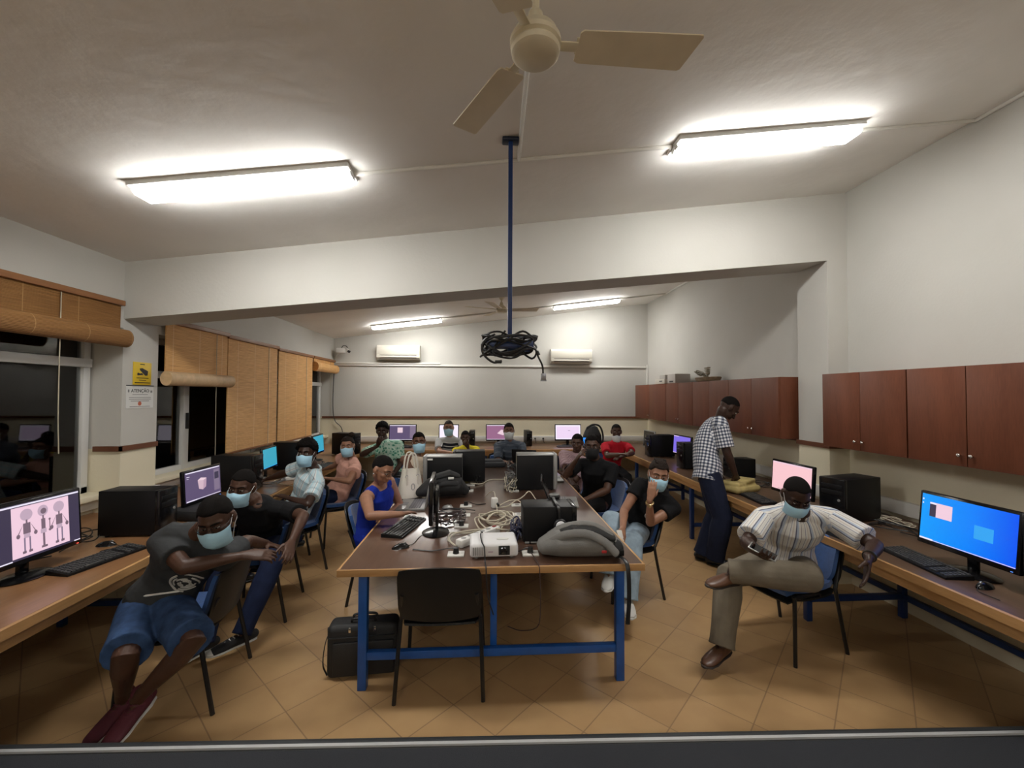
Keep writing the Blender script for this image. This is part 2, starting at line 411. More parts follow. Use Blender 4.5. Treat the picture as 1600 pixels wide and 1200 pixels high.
# ---- bamboo roller blinds
def bamboo(name, c1, c2, c3):
    m, nt, b = nodes(name)
    tc = nt.nodes.new('ShaderNodeTexCoord'); s = nt.nodes.new('ShaderNodeSeparateXYZ'); nt.links.new(tc.outputs['Object'], s.inputs[0])
    mp = nt.nodes.new('ShaderNodeMapping'); mp.inputs['Scale'].default_value = (8, 1.5, 60); nt.links.new(tc.outputs['Object'], mp.inputs[0])
    n = nt.nodes.new('ShaderNodeTexNoise'); n.inputs['Scale'].default_value = 3; n.inputs['Detail'].default_value = 5; nt.links.new(mp.outputs[0], n.inputs['Vector'])
    c = ramp(nt, n.outputs['Fac'], [(0.3, c1), (0.7, c2)])
    st = mth(nt, 'GREATER_THAN', mth(nt, 'FRACT', mth(nt, 'MULTIPLY', s.outputs['Y'], 2.6)), 0.985)
    nt.links.new(mix(nt, st, c, c3), b.inputs['Base Color'])
    w = mth(nt, 'SINE', mth(nt, 'MULTIPLY', s.outputs['Z'], 700.0))
    bp = nt.nodes.new('ShaderNodeBump'); bp.inputs['Strength'].default_value = 0.5; bp.inputs['Distance'].default_value = 0.003
    nt.links.new(w, bp.inputs['Height']); nt.links.new(bp.outputs[0], b.inputs['Normal'])
    b.inputs['Roughness'].default_value = 0.65
    return m
M_BAM = bamboo('woven bamboo', (0.58, 0.295, 0.10), (0.84, 0.50, 0.20), (0.88, 0.64, 0.36))
M_BAMD = bamboo('darker woven bamboo', (0.185, 0.083, 0.022), (0.31, 0.15, 0.045), (0.40, 0.23, 0.09))
M_VAL = wood('blind rail wood', (0.20, 0.085, 0.03), (0.30, 0.13, 0.05), 'Y', 0.5)
M_ROLL = mat('pale blind lining', (0.60, 0.42, 0.24), .6, var=.12, vscale=20)
def blind(y0, y1, top, bot, label, roll=0.0, pale=False, M_BAM=M_BAM):
    t = thing('roller_blind', label, 'blind', (XL, (y0+y1)/2, 0), 0, 'bamboo blinds along the window wall')
    L = (y1-y0)/2-.008
    obj('blind_fabric', MB().slab((.035, -L, bot), (.047, L, top-.02)), M_BAM, t)
    obj('head_rail', MB().slab((.008, -L-.02, top-.045), (.07, L+.02, top), bev=.004), M_VAL, t)
    if roll:
        obj('rolled_end', MB().loft([(.075, -L-.03, bot), (.075, L+.03, bot)], [(roll, roll*.8)]*2, (0, 0, 1), 18, cap='flat'), M_ROLL if pale else M_BAM, t)
    else:
        obj('bottom_rail', MB().slab((.032, -L, bot-.015), (.052, L, bot+.012), bev=.004), M_VAL, t)
    c = MB().tube(catmull([(.058, L*.55, top-.05), (.06, L*.55, 1.7), (.062, L*.56, max(1.05, bot-.9))], 5), .0035, 6)
    obj('pull_cord', c, mat('cord', (.45, .40, .30), .8), t)
    return t
blind(1.45, 3.73, 2.56, 2.24, 'wide brown bamboo blind rolled up high above the nearest window', .075, False, M_BAMD)
blind(4.225, 5.20, 2.50, 1.92, 'half lowered bamboo blind with a pale rolled end, just past the pillar', .07, True)
blind(5.20, 6.40, 2.48, 1.06, 'long bamboo blind let fully down, the nearer of the two full ones')
blind(6.43, 7.66, 2.46, 1.04, 'long bamboo blind let fully down, farther from the camera than its twin')
blind(7.70, 8.72, 2.46, 2.27, 'short bamboo blind rolled right up in the far left corner', .085)

# ------------------------------------------------------------------ ceiling lights
M_TUBE = emit('lit diffuser', (1.0, 0.985, 0.945), TUBE)
M_LBASE = mat('light body white', (0.78, 0.78, 0.76), .35)
def ceiling_light(x, y, label):
    t = thing('ceiling_light', label, 'light', (x, y, zc(x)), 0, 'fluorescent ceiling lights')
    t.rotation_euler = (0, -math.atan(SL), 0)
    b = MB().box((0, 0, -.014), (1.30, .20, .030), bev=.005)
    b.box((-.638, 0, -.036), (.014, .10, .030), bev=.005); b.box((.638, 0, -.036), (.014, .10, .030), bev=.005)
    obj('light_base', b, M_LBASE, t)
    prof = [(-.085, -.024), (-.080, -.056), (-.062, -.069), (.062, -.069), (.080, -.056), (.085, -.024)]
    q = MB(); n = len(prof)
    q.add([(sx*(.63-(.02 if z < -.08 else 0)), y_, z) for sx in (-1, 1) for y_, z in prof],
          [(k, k+1, k+1+n, k+n) for k in range(n-1)]+[(n-1, 0, n, 2*n-1), tuple(range(n))[::-1], tuple(range(n, 2*n))])
    obj('diffuser', q, M_TUBE, t)
    c = MB().lathe([(.018, 0), (.018, .005), (.010, .009), (.001, .009)], 16, 0, frame_T((-.645, 0, -.036), (-1, 0, 0)))
    obj('end_cap', c, M_LBASE, t)
    return t
ceiling_light(-1.50, 2.69, 'long lit ceiling light over the left side, nearer row')
ceiling_light(1.89, 2.71, 'long lit ceiling light over the right side, nearer row')
ceiling_light(-1.48, 7.90, 'small-looking lit ceiling light beyond the beam, left of the far fan')
ceiling_light(1.91, 7.90, 'small-looking lit ceiling light beyond the beam, right of the far fan')

ceiling_light(-1.49, -2.4, 'lit ceiling light behind the camera, left')
ceiling_light(1.90, -2.4, 'lit ceiling light behind the camera, right')

# ------------------------------------------------------------------ fans
M_CREAM = mat('aged cream enamel', (0.66, 0.60, 0.45), .42, var=.06)
M_BLADE = mat('beige fan blade', (0.66, 0.59, 0.45), .5, var=.06)
def fan(x, y, z, angs, label, Rb=.575):
    t = thing('ceiling_fan', label, 'fan', (x, y, z), 0, 'ceiling fans')
    top = zc(x)-z
    obj('downrod', MB().cyl((0, 0, .06), (0, 0, top), .013, 14), M_CREAM, t)
    obj('canopy', MB().lathe([(.02, top-.11), (.055, top-.06), (.062, top-.005), (.062, top)], 24), M_CREAM, t)
    obj('motor_housing', MB().lathe([(.004, -.035), (.07, -.034), (.083, -.025), (.086, -.01), (.080, 0), (.089, .006), (.089, .022), (.080, .03), (.075, .05), (.045, .075), (.03, .085), (.025, .12), (.014, .13)], 40), M_CREAM, t)
    for a in angs:
        M = Matrix.Rotation(math.radians(a), 4, 'Z') @ Matrix.Rotation(math.radians(-9), 4, 'X')
        b = MB(); pl = [(.15, -.052), (.16, -.060), (.40, -.066), (Rb-.005, -.068), (Rb, -.060), (Rb-.03, .060), (Rb-.04, .066), (.16, .058), (.145, .05)]
        b.prism(pl, .005, 0, M @ Matrix.Translation((0, 0, .008)))
        bl = obj('blade', b, M_BLADE, t)
        obj('blade_iron', MB().box((.115, 0, .012), (.10, .035, .006), bev=.002, T=M).box((.165, 0, .016), (.045, .06, .005), bev=.002, T=M), M_CREAM, bl)
    return t
fan(.165, 1.425, 2.99, (0, 119, 240), 'large cream ceiling fan at the top of the photo, three stopped blades')
fan(.23, 6.42, 3.07, (-5, 115, 200, 250), 'small-looking cream ceiling fan beyond the beam')

# ------------------------------------------------------------------ projector pole and its bundle of cable
M_BLUE = mat('dark blue painted steel', (0.010, 0.035, 0.14), .38, spec=.5)
t = thing('projector_mount', 'dark blue steel pole hanging from the ceiling at the centre, empty bracket at its foot', 'projector mount', (.14, 2.5, 0))
zp = zc(.14)
obj('ceiling_plate', MB().box((0, 0, zp-.012), (.10, .07, .02), bev=.006), mat('navy plate', (.006, .012, .035), .4), t)
obj('pole', MB().box((0, 0, (zp+2.09)/2), (.026, .026, zp-2.09), bev=.004), M_BLUE, t)
obj('bracket', MB().box((.0, 0, 2.075), (.27, .14, .035), bev=.004).box((.06, .05, 2.05), (.14, .03, .02), bev=.003), M_BLUE, t)
cb = MB(); rnd = random.Random(5)
for k in range(9):
    pts = []
    a0 = rnd.uniform(0, 6.28)
    for j in range(9):
        a = a0+2*PI*j/9
        pts.append((.155*(1+rnd.uniform(-.12, .12))*math.cos(a)-.005, .085*math.sin(a)*(1+rnd.uniform(-.3, .5)), 2.075+.052*math.sin(a*1.0+k*.55)+rnd.uniform(-.025, .025)))
    cb.tube(catmull(pts, 5, True), .0065, 6, closed=True)
cb.tube(catmull([(-.03, -.08, 2.15), (-.06, -.07, 2.11), (-.10, -.09, 2.02), (-.03, -.1, 1.99), (.03, -.09, 1.995), (.08, -.08, 2.03)], 6), .006, 6)
cb.tube(catmull([(-.09, -.08, 2.13), (-.155, -.07, 2.09), (-.16, -.06, 2.02), (-.10, -.08, 1.965), (-.05, -.08, 1.975)], 6), .0065, 6)
cb.box((-.07, -.08, 1.968), (.04, .018, .018), bev=.004)
cb.tube(catmull([(.10, -.06, 2.08), (.145, -.06, 2.05), (.165, -.06, 2.0), (.19, -.05, 1.95), (.195, -.05, 1.90)], 6), .0055, 6)
cb.cyl((.155, -.06, 2.035), (.168, -.06, 2.01), .011, 10)
t2 = obj('cable_bundle', cb, mat('black cable rubber', (.008, .008, .009), .45), None, (.14, 2.5, 0))
tag(t2, 'messy coil of black cable wound around the foot of the blue pole', 'cable')
obj('plug', MB().box((.197, -.05, 1.885), (.03, .016, .04), bev=.004).box((.197, -.05, 1.863), (.036, .013, .010)), mat('grey connector', (.28, .29, .32), .3, .6), t2)

# ------------------------------------------------------------------ air conditioners, camera
M_AC = mat('air conditioner ivory', (0.62, 0.59, 0.51), .35)
def aircon(x, z, label, w=.86, dark=False):
    t = thing('air_conditioner', label, 'air conditioner', (x, YB, z), 0, 'wall air conditioners')
    b = MB(); pf = [(0, -.15), (-.12, -.15), (-.17, -.11), (-.185, -.02), (-.18, .11), (-.15, .145), (0, .15)]
    b.prism(pf, w, 0, Matrix(((0, 0, 1, -w/2), (1, 0, 0, 0), (0, 1, 0, 0), (0, 0, 0, 1))))
    obj('body', b, M_AC, t)
    obj('outlet_slot', MB().box((0, -.178, -.062), (w*.86, .012, .014)).box((0, -.156, -.118), (w*.86, .03, .012)), mat('slot brown', (.07, .055, .045), .6), t)
    obj('louver', MB().box((0, -.178, -.088), (w*.86, .022, .032), bev=.005), M_AC, t)
    obj('front_panel', MB().box((0, -.178, .035), (w*.985, .02, .15), bev=.008), M_AC, t)
    return t
aircon(-1.79, 2.63, 'ivory wall air conditioner left of the hanging pole')
aircon(1.78, 2.585, 'ivory wall air conditioner right of the hanging pole')
t = thing('security_camera', 'white security camera on a bent arm in the far left corner', 'security camera', (-2.93, 8.81, 2.62))
obj('mount_arm', MB().tube(catmull([(-.16, -.02, -.12), (-.10, -.08, -.05), (-.02, -.14, .0)], 5), .012, 8), M_WHITE, t)
obj('camera_body', MB().box((.0, -.16, .03), (.17, .12, .10), bev=.02).loft([(.07, -.18, .06), (.13, -.2, .07), (.17, -.2, .02)], [.012, .014, .02], n=10), M_WHITE, t)
obj('lens', MB().cyl((.185, -.21, -.0), (.155, -.2, .02), .026, 14), M_BLACK, t)
obj('cable', MB().tube(catmull([(-.02, -.14, .05), (.03, -.13, .13), (.10, -.13, .12), (.13, -.15, .05)], 5), .008, 6), M_BLACK, t)

# ------------------------------------------------------------------ notices on the pillar
def txt(name, s, size, mt, parent, loc, rot, ext=.0008, align='CENTER'):
    c = bpy.data.curves.new(name, 'FONT'); c.body = s; c.size = size; c.align_x = align; c.align_y = 'CENTER'; c.extrude = ext
    o = bpy.data.objects.new('tmp', c); COL.objects.link(o)
    dg = bpy.context.evaluated_depsgraph_get(); dg.update()
    me = bpy.data.meshes.new_from_object(o.evaluated_get(dg)); bpy.data.objects.remove(o)
    me.materials.clear(); me.materials.append(mt); me.name = name
    q = link(name, me, parent, loc); q.rotation_euler = rot
    return q
M_INK = mat('black ink', (.012, .012, .012), .6)
R_LEFT = (PI/2, 0, PI/2)      # text standing on a wall that faces +X
t = thing('warning_sign', 'yellow surveillance camera warning sign on the left pillar', 'sign', (XL, 4.015, 1.955))
obj('sign_board', MB().box((.004, 0, 0), (.006, .20, .205), bev=.001), mat('sign yellow', (.72, .50, .02), .5), t)
ic = MB(); M = Matrix(((0, 0, 1, .0075), (1, 0, 0, 0), (0, 1, 0, 0), (0, 0, 0, 1)))
ic.prism([(-.035, .045), (-.005, .05), (.06, .025), (.055, -.015), (.03, -.018), (.0, .005), (-.03, .03)], .001, 0, M)
ic.prism([(-.06, -.005), (-.052, .008), (-.03, .0), (-.005, .005), (.005, -.012), (-.03, -.014), (-.055, -.018)], .001, 0, M)
ic.box((.008, 0, -.041), (.001, .135, .006)).box((.008, .0, -.060), (.001, .08, .005)).box((.008, 0, -.083), (.001, .17, .008)).box((.008, -.005, .083), (.001, .05, .008))
obj('camera_symbol', ic, M_INK, t)
t = thing('notice_sheet', 'white paper notice headed ATENÇÃO below the yellow sign', 'notice', (XL, 4.0, 1.742))
obj('paper', MB().box((.002, 0, 0), (.002, .30, .20)), mat('paper', (.68, .68, .66), .7), t)
g_ink = mat('grey ink', (.22, .22, .22), .7)
txt('heading', 'ATENÇÃO', .042, M_INK, t, (.0035, 0, .055), R_LEFT)
ln = MB()
for z, w in ((.022, .17), (-.004, .24), (-.02, .24), (-.036, .2), (-.085, .22)): ln.box((.0035, 0, z), (.001, w, .005))
ln.box((.0035, -.125, .055), (.001, .015, .025)).box((.0035, .125, .05), (.001, .02, .02))
obj('text_line', ln, g_ink, t)
obj('emblem', MB().lathe([(.001, 0), (.019, 0), (.019, .001), (.001, .001)], 18, 0, frame_T((.0035, -.005, -.058), (1, 0, 0))), mat('red ink', (.5, .12, .06), .6), t)
obj('top_strip', MB().box((.004, 0, .103), (.004, .30, .008)), mat('dark strip', (.06, .06, .07), .5), t)

# ------------------------------------------------------------------ stage edge in front of the camera
pa, pb = at(0, 1163, z=.20), at(1600, 1134, z=.20)
dirx = (pb-pa).normalized(); nrm = V((-dirx.y, dirx.x, 0))
st = MB(); Ts = Matrix((dirx, nrm, V((0, 0, 1)))).transposed().to_4x4(); Ts.translation = V(((pa+pb)/2))
Ts.translation.z = 0
st.slab((-2.9, -2.6, 0), (2.9, -.03, .19))
o = struct('floor_stage', MB().add(st.v, st.f, 0, Ts), mat('dark grey stage carpet', (.026, .029, .036), .9, bump=.6, bscale=300))
ns = MB().loft([(-2.9, -.02, .165), (2.9, -.02, .165)], [(.045, .035)]*2, (0, 1, 0), 20, cap='flat')
obj('nosing', MB().add(ns.v, ns.f, 0, Ts), mat('dull metal nosing', (.030, .033, .036), .5, .0), o)
obj('bright_strip', MB().slab((-2.9, -.046, .19), (2.9, -.030, .203)).add([], []), mat('worn metal strip', (.62, .63, .64), .35, .3), o).matrix_world = Ts
# ------------------------------------------------------------------ wall cabinets
M_CAB = wood('red brown cabinet laminate', (0.105, 0.033, 0.016), (0.165, 0.055, 0.028), 'Z', 0.45, 9, .3)
M_CABIN = mat('cabinet edge', (0.06, 0.02, 0.012), .5)
M_CHROME = mat('chrome', (.75, .75, .72), .2, 1.0)
def cabinet(y0, y1, label, x=3.10, xb=XR, z0=1.32, z1=1.98):
    t = thing('wall_cabinet', label, 'cabinet', (xb, (y0+y1)/2, z0), 0, 'red brown wall cabinets')
    L = (y1-y0)/2; D = x-xb; H = z1-z0
    obj('carcass', MB().slab((D+.022, -L+.002, 0), (0, L-.002, H), bev=.002), M_CAB, t)
    for s in (-1, 1):
        a, b = (-L+.003, -.0025) if s < 0 else (.0025, L-.003)
        dr = obj('door', MB().slab((D, a, .003), (D+.02, b, H-.002), bev=.0015), M_CAB, t)
        obj('knob', MB().lathe([(.004, 0), (.005, .012), (.011, .018), (.012, .024), (.006, .028)], 16, 0, frame_T((D, s*.035, .075), (-1, 0, 0))), M_CHROME, dr)
    return t
cabinet(2.915, 3.69, 'red brown double door wall cabinet directly beside the right pillar, nearer side')
cabinet(2.145, 2.91, 'red brown wall cabinet above the blue desktop screen at the right edge')
for (a, b), l in zip([(4.27, 5.19), (5.195, 6.13), (6.135, 7.07), (7.075, 8.55)],
    ['red brown wall cabinet just beyond the right pillar, its end panel showing', 'red brown wall cabinet behind the head of the standing man',
     'red brown wall cabinet that carries the plant basket', 'farthest red brown wall cabinet, touching the back corner, boxes on top']):
    cabinet(a, b, l)
M_BEIGE = mat('beige plastic', (.55, .52, .46), .5)
def boxthing(name, label, cat, c, d, m, extra=None, bev=.006):
    t = thing(name, label, cat, (c[0], c[1], c[2]))
    obj('body', MB().box((0, 0, d[2]/2), d, bev=bev), m, t)
    if extra: extra(t)
    return t
Zc = 1.981
boxthing('old_modem', 'flat white box with a dark slot lying on the farthest wall cabinet', 'box', (3.26, 7.35, Zc), (.30, .42, .085), M_BEIGE,
         lambda t: obj('slot', MB().box((-.151, -.05, .045), (.004, .12, .02)), M_BLACK, t))
boxthing('cardboard_box', 'taller pale grey box at the near end of the far cabinet top', 'box', (3.26, 6.92, Zc), (.26, .30, .155), mat('pale grey carton', (.45, .42, .39), .7),
         lambda t: obj('slot', MB().box((-.131, 0, .03), (.004, .14, .025)), M_BLACK, t))
boxthing('switch_box', 'small grey box stacked on the flat white box on the far cabinet', 'box', (3.27, 7.40, Zc+.087), (.18, .24, .07), mat('grey carton', (.36, .34, .32), .7),
         lambda t: obj('lid', MB().box((0, 0, .0725), (.184, .244, .005)), M_BEIGE, t))
t = thing('plant_basket', 'low basket holding a scraggly dried plant on the wall cabinets', 'plant', (3.27, 6.0, Zc))
obj('basket', MB().lathe([(.09, 0), (.15, .01), (.17, .06), (.165, .065), (.14, .02)], 24, sx=.8, sy=1.7), mat('basket straw', (.20, .14, .08), .8, var=.3, vscale=30), t)
pm = MB(); r_ = random.Random(3)
for k in range(9):
    a = r_.uniform(0, 6.3); e = (r_.uniform(-.10, .05), r_.uniform(-.18, .24), r_.uniform(.10, .22))
    pm.tube(catmull([(0, 0, .03), (e[0]*.5, e[1]*.3, e[2]*.8), e], 5), .005, 5)
    for j in range(4):
        q = V(e)*(.6+.13*j); pm.ell(q, (.022, .035, .009), T=None, nu=8, nv=5)
obj('dry_stems', pm, mat('dry leaves', (.32, .29, .22), .8), t)

# ------------------------------------------------------------------ worktops
M_TOPL = wood('varnished worktop lit tone', (0.17, 0.080, 0.034), (0.30, 0.155, 0.068), 'Y', .28, 5)  # same wood on both sides; window reflections painted in as a lighter tone
M_TOPR = wood('varnished worktop shade tone', (0.085, 0.047, 0.028), (0.15, 0.085, 0.05), 'Y', .32, 5)  # the left wood again, weaker light painted in as a darker tone
M_TOPB = wood('varnished worktop back', (0.12, 0.065, 0.034), (0.20, 0.11, 0.06), 'X', .32, 5)
M_LIP = wood('pale wood lipping', (0.36, 0.195, 0.075), (0.54, 0.31, 0.13), 'Y', .38, 7)
M_LIPX = wood('pale wood lipping across', (0.38, 0.205, 0.08), (0.56, 0.32, 0.135), 'X', .38, 7)
M_APRON = mat('raw underside board', (.24, .17, .10), .7, var=.2)
ZT = .76
def counter(name, label, top, lip, frames, rail, m, ml):
    t = thing(name, label, 'desk')
    obj('worktop', top, m, t); obj('front_lipping', lip, ml, t)
    for fr in frames: obj('leg_frame', fr, M_BLUE, t)
    obj('rear_rail', rail, M_BLUE, t)
    return t
yl0 = 1.0
top = MB().prism([(-2.055, yl0), (-2.30, YB-.002), (XL+.0, YB-.002), (XW+.002, YB-.002), (XW+.002, PY1+.002), (XL+.004, PY1+.002), (XL+.004, PY0-.002), (XW+.002, PY0-.002), (XW+.002, yl0)][::-1], .036, 0, Matrix.Translation((0, 0, ZT-.036)))
lip = MB().add([(x+dx, y, z) for x, y in ((-2.055, yl0), (-2.245, 7.76)) for dx, z in ((0, ZT+.001), (.016, ZT-.002), (.016, ZT-.05), (0, ZT-.052), (-.03, ZT-.05), (-.03, ZT-.12), (-.05, ZT-.12), (-.05, ZT-.037), (0, ZT-.037))],
    [tuple(range(9)), tuple(range(9, 18))[::-1]]+[(k, 9+k, 9+(k+1) % 9, (k+1) % 9) for k in range(9)])
def frame(xf, xw, y, w=.045):
    m = MB(); a, b = min(xf, xw), max(xf, xw)
    for x in (xf, xw): m.box((x, y, (ZT-.04)/2), (w, w, ZT-.04), bev=.004)
    m.slab((a, y-w/2, .15), (b, y+w/2, .19), bev=.003); m.slab((a, y-w/2, ZT-.08), (b, y+w/2, ZT-.04), bev=.003)
    return m
counter('left_worktop', 'long varnished worktop under the windows along the left wall', top, lip,
        [frame(-2.2-.03*y/4, -3.22 if not PY0-.1 < y < PY1+.1 else -3.05, y) for y in (1.9, 3.45, 5.2, 6.9)], MB().slab((-3.25, 1.0, .15), (-3.21, 3.7, .19), bev=.003).slab((-3.25, 4.3, .15), (-3.21, 8.5, .19), bev=.003), M_TOPL, M_LIP)
top = MB().prism([(2.45, 1.0), (XR-.002, 1.0), (XR-.002, PY0-.002), (XPR-.004, PY0-.002), (XPR-.004, PY1+.002), (XR-.002, PY1+.002), (XR-.002, YB-.002), (2.52, YB-.002)], .036, 0, Matrix.Translation((0, 0, ZT-.036)))
lip = MB().add([(x-dx, y, z) for x, y in ((2.45, 1.0), (2.512, 7.76)) for dx, z in ((0, ZT+.001), (.016, ZT-.002), (.016, ZT-.05), (0, ZT-.052), (-.03, ZT-.05), (-.03, ZT-.12), (-.05, ZT-.12), (-.05, ZT-.037), (0, ZT-.037))],
    [tuple(range(9))[::-1], tuple(range(9, 18))]+[(k, (k+1) % 9, 9+(k+1) % 9, 9+k) for k in range(9)])
counter('right_worktop', 'long dark varnished worktop along the right wall below the cabinets', top, lip,
        [frame(2.56, 3.36, y) for y in (1.5, 3.22, 5.1, 7.0)], MB().slab((3.34, 1.0, .15), (3.38, 3.78, .19), bev=.003).slab((3.34, 4.24, .15), (3.38, 8.5, .19), bev=.003), M_TOPR, M_LIP)
top = MB().slab((-2.285, 7.78, ZT-.036), (2.505, YB-.002, ZT-.0005), bev=.002)
lip = MB().slab((-2.27, 7.76, ZT-.05), (2.505, 7.785, ZT+.001), bev=.003).slab((-2.27, 7.81, ZT-.12), (2.505, 7.83, ZT-.037))
fb = []
for x in (-1.5, 0., 1.5):
    m = MB()
    for y in (7.86, 8.70): m.box((x, y, (ZT-.04)/2), (.045, .045, ZT-.04), bev=.004)
    m.slab((x-.022, 7.86, .15), (x+.022, 8.70, .19), bev=.003); fb.append(m)
counter('back_worktop', 'worktop along the back wall carrying four screens', top, lip, fb, MB().slab((-2.2, 8.7, .15), (2.4, 8.74, .19), bev=.003), M_TOPB, M_LIPX)

# ---- the big table in the middle
M_TABLE = wood('dark table top laminate', (0.075, 0.036, 0.022), (0.13, 0.068, 0.043), 'Y', .30, 4, .8)
MATS['dark table top laminate'].node_tree.nodes['Principled BSDF'].inputs['Coat Weight'].default_value = 1.0
MATS['dark table top laminate'].node_tree.nodes['Principled BSDF'].inputs['Coat Roughness'].default_value = .17
MATS['dark table top laminate'].node_tree.nodes['Principled BSDF'].inputs['Coat IOR'].default_value = 1.8
TX0, TX1, TY0, TY1 = -.855, .965, 2.50, 6.45
t = thing('work_table', 'big dark topped table in the middle with a blue steel frame', 'table', (0, 0, 0))
tb = t
obj('table_top', MB().slab((TX0+.012, TY0+.012, ZT-.036), (TX1-.012, TY1-.012, ZT), bev=.002), M_TABLE, t)
for a in (TY0, TY1-.014): obj('edge_strip', MB().slab((TX0, a, ZT-.040), (TX1, a+.014, ZT+.001), bev=.003), M_LIPX, t)
for a in (TX0, TX1-.014): obj('edge_strip', MB().slab((a, TY0+.014, ZT-.040), (a+.014, TY1-.014, ZT+.001), bev=.003), M_LIP, t)
M_TBLUE = mat('blue painted steel', (0.012, 0.085, 0.34), .36, var=.12, vscale=12)
for y in (2.63, 4.5, 6.32):
    for x in (-.735, .845): obj('leg', MB().box((x, y, (ZT-.04)/2), (.052, .052, ZT-.04), bev=.004), M_TBLUE, t)
    obj('cross_rail', MB().slab((-.71, y-.02, .175), (.82, y+.02, .222), bev=.004), M_TBLUE, t)
    if y < 3: obj('centre_post', MB().box((.055, y+.05, .46), (.042, .042, .52), bev=.004), M_TBLUE, t)
for x in (-.735, .845): obj('side_rail', MB().slab((x-.02, 2.66, ZT-.085), (x+.02, 6.3, ZT-.042), bev=.003), M_TBLUE, t)
for x, y in [(-.185, 2.706), (.288, 2.695), (-.183, 3.272), (-.179, 3.563), (-.177, 3.858), (.284, 3.56), (.291, 3.868), (.305, 4.744), (.297, 4.448), (-.179, 4.469), (-.172, 4.744), (-.17, 5.593)]:
    p = obj('socket_plate', MB().box((x, y, ZT+.005), (.105, .085, .010), bev=.003), M_WHITE, t)
    obj('socket_well', MB().cyl((x, y, ZT+.0095), (x, y, ZT+.0108), .021, 18), mat('socket grey', (.30, .30, .29), .5), p)

# ------------------------------------------------------------------ chairs
M_CBLK = mat('black chair shell', (.010, .010, .0105), .42, bump=.12, bscale=220, spec=.35)
M_CFAB = mat('blue chair fabric', (.016, .066, .215), .85, var=.15, vscale=40, sheen=.3, bump=.15, bscale=250)
M_CTUB = mat('black chair tube', (.010, .010, .011), .33)
def make_chair():
    t = thing('stacking_chair', '', 'chair', (0, 0, 0), 0, 'stacking chairs')
    s = MB(); rows = []
    for j in range(9):
        v = j/8; y = -.22+.43*v
        z = .455-.018*math.sin(PI*v)+(.0 if v > .12 else -.03*((.12-v)/.12)**2)+(.0 if v < .9 else .008)
        rows.append([(.225*u*(1-.10*(abs(v-.5)*2)**6), y, z+.008*(u*u)) for u in [k/5-1 for k in range(11)]])
    s.grid([r[::-1] for r in rows][::-1], thick=-.034)
    obj('seat', s, M_CFAB, t)
    sh = MB().grid([[(x*1.01, y, z-.040) for x, y, z in r] for r in rows], thick=.012)
    obj('seat_shell', sh, M_CBLK, t)
    rows = []
    for j in range(11):
        v = j/10; z = .485+.285*v; wd = .225*(1-.16*max(0, (v-.70)/.30)**3)*(1-.10*max(0, (.25-v)/.25)**2)
        rows.append([(wd*u, .205+.085*v+.012-.045*(u*u)+.012, z-(.02*(u*u) if v > .9 else 0)) for u in [k/5-1 for k in range(11)]])
    b = obj('backrest', MB().grid(rows, thick=-.026), M_CFAB, t)
    obj('back_shell', MB().grid([[(x*1.08, y+.029, .625+(z-.625)*1.20) for x, y, z in r] for r in rows], thick=-.010), M_CBLK, b)
    for sx in (-1, 1):
        obj('leg', MB().tube(catmull([(sx*.255, -.215, .0), (sx*.235, -.19, .40), (sx*.225, -.17, .425), (sx*.215, .05, .428)], 6), .0125, 8), M_CTUB, t)
        obj('leg', MB().tube(catmull([(sx*.255, .265, .0), (sx*.238, .19, .40), (sx*.228, .20, .47), (sx*.212, .262, .62)], 6), .0125, 8), M_CTUB, t)
    obj('cross_tube', MB().tube([(-.23, .05, .421), (.23, .05, .421)], .010, 8).tube([(-.23, -.12, .421), (.23, -.12, .421)], .010, 8), M_CTUB, t)
    return t
_ch = make_chair(); _first = [True]
def chair(x, y, face, label):
    """face: degrees, 0 = sitter looks toward the camera, 90 = toward +X"""
    global _ch
    o = _ch if _first[0] else dup(_ch)
    _first[0] = False
    o.location = (x, y, 0); o.rotation_euler = (0, 0, math.radians(face)); o['label'] = label
    return o

# ------------------------------------------------------------------ computers
M_DARK = mat('matte black casing', (.006, .006, .007), .45, spec=.25)
M_GLOSS = mat('gloss black bezel', (.006, .006, .007), .18, spec=.4)
M_SILV = mat('silver casing', (.33, .33, .32), .35, .5)
M_OFF = mat('dark screen', (.006, .006, .007), .12)
def E(n, c, s=1.0): return emit('screen '+n, c, s*SCR)
S_PURP = E('purple grey', (.105, .075, .155)); S_LINE = E('pale line', (.85, .80, .95)); S_PINK = E('pale pink', (.86, .60, .72)); S_CUBE = E('cube top', (.80, .60, .68)); S_CUBE2 = E('cube side', (.62, .44, .52))
S_CUBE3 = E('cube shade', (.48, .32, .42))
S_CYAN = E('cyan', (.045, .36, .50)); S_ROSE = E('rose', (.92, .56, .60)); S_VIO = E('violet', (.20, .14, .72)); S_WHT = E('white', (.92, .84, .98)); S_LIL = E('lilac', (.84, .66, .88))
S_DK = E('deep grey', (.045, .035, .07)); S_MAG = E('dusk pink', (.30, .13, .24)); S_MID = E('mid grey', (.21, .16, .24)); S_ROB = E('toy grey', (.18, .12, .16)); S_ROB2 = E('toy pale', (.52, .38, .48)); S_RED = E('power light', (1.0, .10, .06), 2.0)
S_SKY = E('sky blue', (.03, .36, .86))
